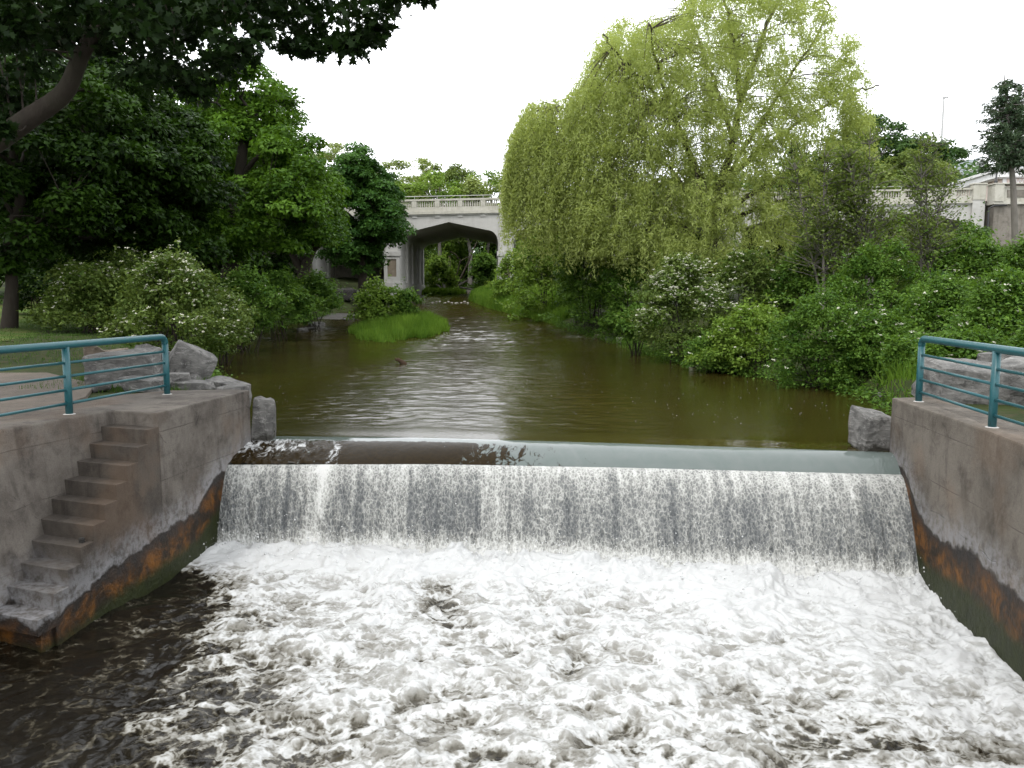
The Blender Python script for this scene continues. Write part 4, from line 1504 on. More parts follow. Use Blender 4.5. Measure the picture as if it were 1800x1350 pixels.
def clump_leaves(C, R, n_per, rng, outward=0.6, up=0.7, jit=0.55, droop=0.25, fill=0.45):
    """leaves in a set of flattened clumps; returns P, A, N, clump index"""
    m = len(C)
    idx = np.repeat(np.arange(m), n_per)
    n = len(idx)
    D = rdir(n, rng)
    D[:, 2] = np.where(D[:, 2] < -0.35, -D[:, 2], D[:, 2])
    r = fill + (1 - fill) * rng.random(n) ** 0.7
    P = C[idx] + D * R[idx] * r[:, None]
    N = unit(D * outward + np.array([0, 0, up]) + rng.normal(size=(n, 3)) * jit)
    A = unit(D + rng.normal(size=(n, 3)) * 0.7 - np.array([0, 0, droop]))
    return P, A, N, idx


def sample_env(env, count, rng, bias=2.2, sep=0.0):
    """clump centres inside a set of ellipsoids (centre, radii), crowded towards the outside"""
    vol = np.array([np.prod(r) ** 0.75 for c, r in env])
    which = rng.choice(len(env), size=count * 3, p=vol / vol.sum())
    D = rdir(count * 3, rng)
    rr = rng.random(count * 3) ** (1 / (3 * bias))
    C = np.array([env[w][0] for w in which]) + D * np.array([env[w][1] for w in which]) * rr[:, None]
    if sep > 0:
        out = []
        for c in C:
            if all(((c - o) ** 2).sum() > sep * sep for o in out):
                out.append(c)
            if len(out) >= count:
                break
        return np.array(out)
    return C[:count]


def bez(a, c, b, n=7):
    t_ = np.linspace(0, 1, n)[:, None]
    return (1 - t_) ** 2 * a + 2 * t_ * (1 - t_) * c + t_ ** 2 * b


def limbs(mb, trunk, tr, C, rng, mains=8, r_main=0.5, twig=0.02, frac=1.0, crook=0.25):
    """main limbs from the trunk to spread-out clumps, then smaller branches to the rest"""
    trunk = np.asarray(trunk, float)
    mains = min(mains, len(C))
    pick = [int(rng.integers(len(C)))]
    dist = ((C - C[pick[0]]) ** 2).sum(1)
    while len(pick) < mains:
        k = int(np.argmax(dist))
        pick.append(k)
        dist = np.minimum(dist, ((C - C[k]) ** 2).sum(1))
    nodes, rad = [], []
    tt = np.linspace(0, 1, 24)
    seg = np.linspace(0, 1, len(trunk))
    tp = np.stack([np.interp(tt, seg, trunk[:, i]) for i in range(3)], 1)
    trr = np.interp(tt, seg, tr)
    for k in pick:
        lower = np.where(tp[:, 2] < C[k][2] - 0.2 * np.linalg.norm(C[k][:2] - tp[-1][:2]))[0]
        j = int(lower[-1]) if len(lower) else 8
        j = max(j, 8)
        j = int(np.clip(j - rng.integers(0, 5), 7, 23))
        a, b = tp[j], C[k]
        ctrl = a + (b - a) * 0.45 + np.array([0, 0, 0.22 * np.linalg.norm(b - a)]) + rng.normal(size=3) * crook * 0.15 * np.linalg.norm(b - a)
        p = bez(a, ctrl, b, 9)
        p[1:-1] += rng.normal(size=(7, 3)) * crook * 0.06 * np.linalg.norm(b - a)
        r0 = min(trr[j] * r_main, 0.5)
        r = np.linspace(r0, twig * 1.5, 9)
        mb.tube(p, r, 6, False)
        nodes.append(p[2:])
        rad.append(r[2:])
    nodes, rad = np.concatenate(nodes), np.concatenate(rad)
    for k in range(len(C)):
        if k in pick or rng.random() > frac:
            continue
        d = ((nodes - C[k]) ** 2).sum(1) + np.where(nodes[:, 2] > C[k][2] + 0.3, 4.0, 0)
        j = int(np.argmin(d))
        a, b = nodes[j], C[k]
        ctrl = (a + b) / 2 + np.array([0, 0, 0.15 * np.linalg.norm(b - a)]) + rng.normal(size=3) * 0.08 * np.linalg.norm(b - a)
        mb.tube(bez(a, ctrl, b, 5), np.linspace(max(rad[j] * 0.55, twig), twig * 0.6, 5), 5, False)


def tree(name, label, base, trunk, tr, env, clumps, rc, n_leaf, leaf, mat, bark, seed, flat=0.6, tint_amp=0.35, mains=8, fill=0.4,
         category='tree', group=None, jit=0.55, tpl=TRI, sep=0.0, bias=2.2, frac=1.0, extra_trunks=(), lw=0.8, twig=0.02, up=0.7, C=None):
    rng = np.random.default_rng(seed)
    base = np.asarray(base, float)
    t_ = thing(name, base, label, category, group)
    if C is None:
        C = sample_env(env, clumps, rng, bias, sep)
    R = rng.uniform(0.7, 1.25, (len(C), 1)) * np.array([[rc, rc, rc * flat]])
    P, A, N, idx = clump_leaves(C, R, n_leaf, rng, jit=jit, fill=fill, up=up)
    ct = rng.normal(0.5, tint_amp * 0.6, len(C))
    tint = ct[idx] + rng.normal(0, 0.2, len(P))
    L = leaf * rng.uniform(0.65, 1.25, len(P))
    me = leaf_mesh('crown', P - base, A, N, L, L * lw, tint, tpl)
    cr = obj('crown', me, M[mat], t_)
    cr['kind'] = 'stuff'
    mb = MB()
    mb.tube(trunk, tr, 10, False)
    limbs(mb, trunk, tr, C, rng, mains=mains, twig=twig, frac=frac)
    for tk, rr in extra_trunks:
        mb.tube(tk, rr, 8, False)
    mb.build('trunk', M[bark], t_, smooth_=True)
    return t_


# --- maple overhanging from the left edge, its limb and leaves close to the camera
rng = np.random.default_rng(101)
fb = np.array([-12.2, 12.2, 0.85])
fm = thing('overhanging_maple', fb, 'dark maple whose thick curved limb and leaves overhang the upper left corner', 'tree')
p = lambda x, y, Y: at(x, y, Y)
limb = np.array([p(-420, 420, 12.3), p(-150, 330, 12.2), p(-20, 258, 12.0), p(55, 205, 11.9), p(118, 165, 11.8), p(140, 100, 11.7), p(175, 40, 11.5), p(250, -25, 11.3), p(420, -90, 11.2), p(620, -110, 11.2)])
mb = MB()
mb.tube([fb - [0, 0, 0.3], fb + [0.0, 0, 1.2], fb + [0.2, 0, 3.0], fb + [0.1, 0.1, 6.0], fb + [0.5, 0.2, 9.0]], [0.62, 0.48, 0.42, 0.36, 0.2], 14, False)
from_trunk = fb + np.array([0.15, 0.0, 1.9])
lp = np.concatenate([[from_trunk], limb])
tt = np.linspace(0, len(lp) - 1, 40)
lpi = np.stack([np.interp(tt, np.arange(len(lp)), lp[:, i]) for i in range(3)], 1)
for _ in range(2):
    lpi[1:-1] = (lpi[:-2] + 2 * lpi[1:-1] + lpi[2:]) / 4
mb.tube(lpi, np.interp(tt, [0, 3, 5, 7, 10], [0.28, 0.16, 0.125, 0.09, 0.035]), 12, False)
# leaf sprays: (x, y, distance, radius)
spots = []
for x_ in range(-80, 480, 42):
    for y_ in range(-90, 95, 40):
        lim = np.interp(x_, [-80, 0, 150, 260, 330, 400, 440, 480], [95, 95, 80, 105, 150, 130, 80, 40])
        if y_ < lim:
            spots.append((x_ + rng.uniform(-18, 18), y_ + rng.uniform(-15, 15), rng.uniform(10.0, 14.5), 0.42))
for x_, y_, r_ in [(250, 130, .4), (290, 150, .4), (330, 150, .4), (370, 140, .38), (395, 118, .3), (420, 95, .3), (345, 172, .26), (300, 120, .4),
                   (470, 25, .4), (520, 20, .45), (560, 35, .45), (600, 30, .5), (640, 30, .48), (670, 20, .45), (560, 75, .33), (590, 85, .33), (615, 92, .28), (640, 78, .3), (545, 90, .22), (520, 60, .3),
                   (690, 0, .35), (720, -5, .3), (745, -6, .24), (660, 62, .25), (480, -20, .45), (540, -30, .5), (600, -30, .5), (660, -30, .45), (505, 88, .18), (455, 60, .2),
                   (120, 30, .4), (60, 60, .45), (20, 30, .45), (175, 90, .4), (215, 70, .45), (25, 190, .35), (-20, 160, .4), (60, 130, .4), (0, 215, .22), (5, 235, .2)]:
    spots.append((x_, y_, rng.uniform(10.6, 12.6), r_))
C = np.array([at(a, b, c) for a, b, c, r in spots])
R = np.array([[r, r, r * 0.8] for a, b, c, r in spots])
P, A, N, idx = clump_leaves(C, R, 105, rng, outward=0.5, up=0.55, jit=0.7, droop=0.5, fill=0.1)
L = 0.125 * rng.uniform(0.7, 1.3, len(P))
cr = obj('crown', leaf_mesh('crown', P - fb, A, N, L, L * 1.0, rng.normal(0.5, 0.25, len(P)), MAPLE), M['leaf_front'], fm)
cr['kind'] = 'stuff'
back = []
for x_ in range(-120, 440, 48):
    for y_ in range(-110, 110, 44):
        if y_ < np.interp(x_, [-120, 0, 150, 260, 340, 400, 440], [150, 120, 75, 80, 105, 60, 10]):
            back.append(at(x_ + rng.uniform(-20, 20), y_ + rng.uniform(-18, 18), rng.uniform(14.5, 17.5)))
back = np.array(back)
P, A, N, idx = clump_leaves(back, np.tile([[0.62, 0.62, 0.5]], (len(back), 1)), 150, rng, outward=0.5, up=0.55, jit=0.7, droop=0.5, fill=0.1)
L = 0.15 * rng.uniform(0.7, 1.3, len(P))
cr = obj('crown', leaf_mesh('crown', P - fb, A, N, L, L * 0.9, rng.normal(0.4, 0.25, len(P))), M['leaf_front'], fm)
cr['kind'] = 'stuff'
for k in range(0, len(C), 2):
    j = int(np.argmin(((lpi[14:] - C[k]) ** 2).sum(1))) + 14
    a = lpi[j]
    mb.tube(bez(a, (a + C[k]) / 2 + rng.normal(size=3) * 0.15, C[k], 5), np.linspace(0.018, 0.005, 5), 5, False)
mb.build('trunk', M['bark'], fm, smooth_=True)
# the rest of its crown above and left of the frame (it shades the bank)
env = [(fb + np.array([-1.0, 1.5, 8.5]), np.array([6.0, 6.0, 3.2])), (fb + np.array([2.5, 0.5, 9.0]), np.array([5, 4, 2.0]))]
C2 = sample_env(env, 110, rng)
C2 = np.array([c for c in C2 if c[2] > EYE + (c[1] * 0.36) + 0.9 or c[0] < -c[1] * 0.72])
P, A, N, idx = clump_leaves(C2, np.tile([[1.0, 1.0, 0.5]], (len(C2), 1)), 150, rng)
L = 0.19 * rng.uniform(0.7, 1.3, len(P))
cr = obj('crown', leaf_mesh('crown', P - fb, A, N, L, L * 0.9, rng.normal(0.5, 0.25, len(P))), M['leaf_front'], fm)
cr['kind'] = 'stuff'


def px_env(lst):
    """ellipsoids from (x, y, distance, half width px, half height px, depth m)"""
    return [(at(x, y, Y), np.array([w / 1400 * Y, dp, h / 1400 * Y])) for x, y, Y, w, h, dp in lst]


def straight(x, y0, y1, Y, lean=0.0, r=(0.3, 0.15)):
    a, b = at(x, y0, Y), at(x + lean, y1, Y)
    n_ = 6
    tt_ = np.linspace(0, 1, n_)
    pts_ = a + (b - a) * tt_[:, None]
    pts_[1:-1, :2] += np.random.default_rng(int(abs(x) * 7 + Y)).normal(0, 0.05 * np.linalg.norm(b - a) * 0.3, (n_ - 2, 2))
    return pts_, np.linspace(r[0], r[1], n_)


def tree_px(name, label, xb, yb, Y, lst, xtop, ytop, r, clumps, rc, n_leaf, leaf, mat, bark, seed, **kw):
    tk, tr = straight(xb, yb, ytop, Y, xtop - xb, r)
    b = tk[0].copy()
    b[2] = min(gz(b[0], b[1]), b[2])
    tk[0] = b - [0, 0, 0.2]
    tr = tr.copy()
    tr[0] *= 1.35
    return tree(name, label, b, tk, tr, px_env(lst), clumps, rc, n_leaf, leaf, mat, bark, seed, **kw)


# left bank trees
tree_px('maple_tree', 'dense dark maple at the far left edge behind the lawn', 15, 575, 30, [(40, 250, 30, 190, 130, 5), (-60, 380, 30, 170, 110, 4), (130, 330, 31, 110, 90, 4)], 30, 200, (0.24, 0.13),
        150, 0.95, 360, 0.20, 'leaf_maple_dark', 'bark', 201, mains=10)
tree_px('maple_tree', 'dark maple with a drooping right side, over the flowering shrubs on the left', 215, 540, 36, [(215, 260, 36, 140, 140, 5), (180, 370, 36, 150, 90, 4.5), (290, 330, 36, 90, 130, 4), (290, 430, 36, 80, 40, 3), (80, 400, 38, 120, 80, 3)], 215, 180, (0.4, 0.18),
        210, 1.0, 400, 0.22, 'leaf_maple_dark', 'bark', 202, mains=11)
tree_px('maple_tree', 'mid-green maple with a leaning trunk, left of the small maple by the bridge', 395, 480, 48, [(440, 330, 48, 125, 110, 6), (410, 220, 50, 90, 110, 5), (520, 320, 46, 65, 75, 4), (500, 400, 45, 90, 50, 4), (380, 410, 48, 70, 50, 4), (460, 200, 50, 60, 70, 4)], 440, 200, (0.55, 0.2),
        230, 1.1, 330, 0.24, 'leaf_maple', 'bark', 203, mains=12)
q = at(530, 490, 60)
tree('maple_tree', 'maple with three forked trunks in front of the left bridge pier', (q[0], 60, gz(q[0], 60)),
     np.array([[q[0], 60, gz(q[0], 60) - 0.2], at(533, 478, 60), at(545, 450, 60), at(560, 420, 60), at(575, 390, 60)]), [0.5, 0.42, 0.3, 0.24, 0.15],
     px_env([(545, 395, 58, 62, 38, 3.5), (500, 415, 58, 50, 30, 3), (520, 350, 58, 55, 40, 3), (575, 360, 60, 25, 30, 2)]), 90, 0.95, 300, 0.24, 'leaf_maple', 'bark', 204, mains=6,
     extra_trunks=[(np.array([at(530, 480, 60), at(518, 455, 60), at(505, 430, 60), at(490, 400, 60)]), [0.34, 0.26, 0.2, 0.12]), (np.array([at(531, 480, 60), at(532, 450, 60.4), at(528, 410, 60.4)]), [0.28, 0.22, 0.14])])
tree_px('maple_tree', 'rounded deep-green maple standing in front of the bridge, left of its open arch', 640, 500, 71, [(640, 370, 71, 62, 78, 4.5), (625, 310, 71, 40, 42, 3.5), (675, 390, 70, 40, 40, 3.5), (615, 430, 71, 50, 40, 3.5), (632, 452, 71, 30, 30, 3)], 635, 300, (0.4, 0.15),
        170, 1.05, 300, 0.27, 'leaf_maple_blue', 'bark', 205, mains=9, sep=0.7)
# trees further back on the left bank
for k, (x_, Y_, top_, w_, lb) in enumerate([(-40, 55, 90, 200, 'tall dark tree in the gloom at the left edge, behind the lawn'), (120, 62, 130, 160, 'tall dark tree deep in the left wood, above the flowering shrubs'),
                                            (280, 68, 170, 150, 'dark tree of the left wood, behind the drooping maple'), (400, 78, 250, 110, 'dark tree of the left wood, behind the leaning maple')]):
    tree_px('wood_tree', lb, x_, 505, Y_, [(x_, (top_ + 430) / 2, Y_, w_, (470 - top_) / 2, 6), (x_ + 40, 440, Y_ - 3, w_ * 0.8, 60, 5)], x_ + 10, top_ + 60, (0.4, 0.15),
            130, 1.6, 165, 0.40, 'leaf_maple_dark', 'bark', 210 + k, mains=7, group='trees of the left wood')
# trees beyond the bridge, over the parapet
FAR = [(600, 305, 118, 60, 50, 'leaf_far', 'pale far tree beyond the bridge, above the rounded maple'), (690, 325, 120, 50, 38, 'leaf_far', 'pale green far tree over the bridge parapet, left end'),
       (742, 318, 128, 46, 32, 'leaf_far', 'tallest olive far tree over the parapet, above the open arch'), (770, 342, 112, 42, 32, 'leaf_lime', 'lime-green far tree low over the parapet, above the open arch'),
       (808, 325, 122, 20, 30, 'leaf_olive', 'narrow far tree over the parapet, right of the arch crown'), (858, 338, 118, 42, 30, 'leaf_lime', 'bright green far tree left of the bridge lamp post'),
       (705, 350, 114, 40, 28, 'leaf_lime', 'bright low far tree over the parapet beside the rounded maple'), (905, 335, 116, 34, 34, 'leaf_far', 'pale far tree behind the willow edge, right of the bridge lamp post'),
       (825, 345, 113, 34, 26, 'leaf_far', 'pale low far tree over the parapet, between the lime-green ones')]
for k, (x_, y_, Y_, w_, h_, mt, lb) in enumerate(FAR):
    tree_px('far_tree', lb, x_, 470, Y_, [(x_, y_, Y_, w_, h_, 4), (x_ + w_ * 0.3, y_ + h_ * 0.8, Y_, w_ * 0.9, h_ * 0.7, 4), (x_, y_ + h_ * 2.2, Y_ + 2, w_, h_, 4)], x_ + 3, y_ - h_ * 0.4, (0.3, 0.08),
            70, 1.3, 130, 0.36, mt, 'bark_grey', 230 + k, mains=6, group='trees beyond the bridge', fill=0.25)
# trees seen through the arch
for k, (x_, y_, Y_, w_, h_, mt, lb) in enumerate([(770, 455, 118, 55, 40, 'leaf_lime', 'green tree seen through the left half of the bridge arch'), (840, 450, 124, 60, 45, 'leaf_maple', 'leafy tree seen through the right half of the bridge arch'),
                                                  (700, 440, 130, 60, 60, 'leaf_maple_dark', 'dark tree behind the bridge pier, left of the arch opening'), (800, 430, 140, 90, 60, 'leaf_lime', 'green tree at the back of the arch opening'), (900, 450, 118, 50, 50, 'leaf_maple_dark', 'dark tree behind the right bridge pier')]):
    tree_px('valley_tree', lb, x_, 515, Y_, [(x_, y_, Y_, w_, h_, 4), (x_ - 10, y_ + h_ * 0.8, Y_ - 2, w_ * 0.8, h_ * 0.6, 3)], x_ + 3, y_ - h_ * 0.4, (0.2, 0.07),
            80, 1.2, 170, 0.32, mt, 'bark', 250 + k, mains=6, group='trees upstream of the bridge')
# leaning bare trunks and the debris pile under the arch
snags = thing('leaning_dead_tree', at(800, 512, 108), 'grey leaning dead trunks seen through the bridge arch', 'dead tree')
for a, b, r0, r1 in (((802, 505), (838, 425), 0.16, 0.07), ((796, 500), (810, 455), 0.11, 0.05), ((788, 505), (790, 450), 0.24, 0.14), ((806, 455), (792, 442), 0.09, 0.05), ((808, 460), (826, 450), 0.08, 0.04)):
    mb = MB()
    A_, B_ = at(*a, 108), at(*b, 107)
    mb.tube([A_, (A_ + B_) / 2 + [0.15, 0, 0.1], B_], [r0, (r0 + r1) / 2, r1], 7, False)
    mb.build('trunk', M['bark_willow'], snags, smooth_=True)
pile = thing('driftwood_pile', at(795, 512, 103), 'heap of driftwood sticks on the bank under the bridge arch', 'driftwood')
rng = np.random.default_rng(77)
for k in range(16):
    A_ = at(795 + rng.uniform(-16, 12), 512 + rng.uniform(-4, 3), 103 + rng.uniform(-1, 1))
    v_ = rdir(1, rng)[0] * np.array([1, 0.5, 0.45]) * rng.uniform(1.2, 3.0)
    mb = MB()
    mb.tube([A_, A_ + v_ * 0.5 + [0, 0, 0.1], A_ + v_], [0.12, 0.09, 0.04], 6, False)
    mb.build('stick', M['wood_grey'], pile, smooth_=True)
mb = MB()
mb.tube([at(808, 505, 102), at(825, 508, 102), at(842, 512, 102)], [0.16, 0.12, 0.06], 6, False)
mb.build('stick', M['wood_grey'], pile, smooth_=True)
mb = MB()
mb.tube([at(806, 502, 102), at(818, 495, 102), at(824, 491, 102)], [0.14, 0.1, 0.05], 6, False)
mb.build('stick', M['wood_grey'], pile, smooth_=True)

# --- the willow
rng = np.random.default_rng(301)
WY = 46.0
wb = at(1250, 490, WY)
wb[2] = gz(wb[0], WY)
wil = thing('willow_tree', wb, 'huge yellow-green weeping willow on the right bank', 'tree')
mb = MB()
heads = []          # tops from which the strands hang
main = [
    [(1250, 490), (1250, 440), (1252, 380), (1262, 330), (1290, 250), (1300, 180), (1330, 90), (1370, 0), (1390, -90)],
    [(1250, 440), (1240, 380), (1225, 300), (1195, 215), (1140, 150), (1085, 95), (1060, 60)],
    [(1252, 400), (1280, 300), (1330, 230), (1390, 130), (1440, 60), (1460, 10)],
    [(1252, 420), (1220, 350), (1180, 300), (1110, 240), (1040, 190), (970, 190)],
    [(1250, 430), (1200, 400), (1130, 340), (1050, 290), (960, 240), (915, 230)],
    [(1262, 330), (1350, 250), (1440, 190), (1510, 160), (1545, 150)],
    [(1255, 380), (1340, 330), (1430, 290), (1500, 250), (1530, 230)],
    [(1250, 400), (1320, 370), (1400, 345), (1460, 350)],
    [(1290, 250), (1260, 150), (1220, 60), (1200, -20)],
    [(1225, 300), (1180, 200), (1150, 100), (1140, 40)],
    [(1300, 180), (1290, 80), (1270, -20), (1260, -90)],
]
bp = []
for k, b_ in enumerate(main):
    dy = rng.uniform(-6, 6) if k else 0
    n_ = len(b_)
    pts_ = np.array([at(x_, y_, WY + dy * i / (n_ - 1)) for i, (x_, y_) in enumerate(b_)])
    if k == 0:
        pts_[0] = wb - [0, 0, 0.2]
    tt_ = np.linspace(0, n_ - 1, n_ * 5)
    pi_ = np.stack([np.interp(tt_, np.arange(n_), pts_[:, i]) for i in range(3)], 1)
    for _ in range(3):
        pi_[1:-1] = (pi_[:-2] + 2 * pi_[1:-1] + pi_[2:]) / 4
    pi_[1:-1] += rng.normal(0, 0.05, (len(pi_) - 2, 3))
    r0 = 0.42 if k == 0 else 0.17
    mb.tube(pi_, np.interp(np.linspace(0, 1, len(pi_)), [0, 0.4, 1], [r0, r0 * 0.55, 0.04]), 8, False)
    bp.append(pi_)
# second trunk left, half hidden
mb.tube([at(1135, 500, 44), at(1133, 450, 44), at(1140, 400, 44.5), at(1150, 340, 45)], [0.22, 0.19, 0.16, 0.1], 7, False)
allb = np.concatenate([b_[len(b_) // 3:] for b_ in bp])
# crown outline: the top edge of the foliage by column, and its lower edge
col_x = [885, 900, 930, 990, 1040, 1080, 1150, 1200, 1260, 1340, 1420, 1480, 1520, 1550]
col_t = [330, 240, 180, 175, 110, 40, 45, 20, -90, -120, -20, 50, 130, 180]
col_b = [400, 420, 430, 450, 460, 470, 490, 490, 490, 470, 430, 370, 320, 270]
PT, AX, NR, TI, LL = [], [], [], [], []
nst = 4700
tops = []
for k in range(nst):
    x_ = rng.uniform(892, 1535)
    t0, b0 = np.interp(x_, col_x, col_t), np.interp(x_, col_x, col_b)
    u_ = rng.random() ** (1.15 if x_ < 1150 else 0.9)
    y_ = t0 + (b0 - np.interp(x_, [890, 1000, 1150, 1300, 1540], [85, 70, 45, 25, 10]) - t0) * u_
    half = np.interp(x_, [885, 960, 1100, 1250, 1400, 1550], [1.5, 4.0, 6.5, 7.0, 5.0, 2.0])
    dep = rng.uniform(-1, 1)
    dep = np.sign(dep) * abs(dep) ** 0.6 * half
    q = at(x_, y_, WY + dep)
    sparse = np.interp(x_, [1150, 1300, 1400, 1540], [1.0, 0.95, 0.85, 0.55])
    if rng.random() > sparse:
        continue
    # clumpiness: leave out strands by a coarse noise so sky gaps open
    if perlin(np.array([x_ / 42.0]), np.array([y_ / 46.0]))[0] < np.interp(x_, [950, 1150, 1350, 1540], [-0.75, -0.55, -0.32, -0.10]):
        continue
    ln = np.interp(x_, [890, 1000, 1150, 1300, 1540], [3.6, 3.2, 2.2, 1.3, 0.8]) * rng.uniform(0.45, 1.2)
    outv = np.array([np.sign(x_ - 1230) * rng.uniform(0.1, 0.7), rng.uniform(-0.5, 0.5), 0.25])
    m_ = int(20 + ln * 17)
    s_ = np.linspace(0, 1, m_)
    drop = s_ ** 1.25 * ln
    path = q + outv * (np.sqrt(s_) * 0.55)[:, None] + np.stack([0.12 * np.sin(s_ * 5 + k), 0.12 * np.cos(s_ * 4 + k), -drop], -1)
    tops.append((q, path[m_ // 2]))
    P_ = path + rng.normal(0, 0.09, (m_, 3))
    PT.append(P_)
    AX.append(unit(np.array([0, 0, -0.75]) + rng.normal(0, 0.55, (m_, 3))))
    NR.append(unit(rng.normal(0, 1, (m_, 3)) + np.array([0, -0.15, 0.45])))
    TI.append(np.clip(rng.normal(0.5, 0.16) + rng.normal(0, 0.16, m_), 0, 1))
    LL.append(rng.uniform(0.14, 0.27, m_))
PT, AX, NR = np.concatenate(PT), np.concatenate(AX), np.concatenate(NR)
TI, LL = np.concatenate(TI), np.concatenate(LL)
sc_ = []
for k in range(2300):
    x_ = rng.uniform(1030, 1550)
    t0, b0 = np.interp(x_, col_x, col_t), np.interp(x_, col_x, col_b)
    y_ = t0 + (b0 - t0) * rng.random()
    if perlin(np.array([x_ / 36.0 + 9]), np.array([y_ / 36.0]))[0] < np.interp(x_, [1060, 1300, 1430, 1540], [-0.2, -0.15, 0.08, 0.32]):
        continue
    half = np.interp(x_, [1060, 1250, 1400, 1550], [6.0, 6.5, 5.0, 2.0])
    sc_.append(at(x_, y_, WY + rng.uniform(-1, 1) * half))
sc_ = np.array(sc_)
P_, A_, N_, ix_ = clump_leaves(sc_, rng.uniform(0.7, 1.3, (len(sc_), 1)) * np.array([[0.75, 0.75, 0.6]]), 105, rng, outward=0.4, up=0.5, jit=0.7, droop=0.75, fill=0.05)
PT, AX, NR = np.concatenate([PT, P_]), np.concatenate([AX, A_]), np.concatenate([NR, N_])
TI = np.concatenate([TI, rng.normal(0.5, 0.16, len(sc_))[ix_] + rng.normal(0, 0.16, len(P_))])
LL = np.concatenate([LL, rng.uniform(0.14, 0.26, len(P_))])
for k in range(0, len(sc_), 2):
    tops.append((sc_[k], sc_[k]))
cr = obj('crown', leaf_mesh('crown', PT - wb, AX, NR, LL, LL * 0.30, TI, TRI), M['leaf_willow'], wil)
cr['kind'] = 'stuff'
for k in range(0, len(tops), 5):
    a_, b_ = tops[k]
    j = int(np.argmin(((allb - a_) ** 2).sum(1)))
    if np.linalg.norm(allb[j] - a_) < 6:
        c_ = (allb[j] + a_) / 2 + [0, 0, 0.2 * np.linalg.norm(allb[j] - a_)]
        mb.tube(bez(allb[j], c_, a_, 5), np.linspace(0.028, 0.008, 5), 4, False)
mb.build('trunk', M['bark_willow'], wil, smooth_=True)
print('willow leaves', len(PT))


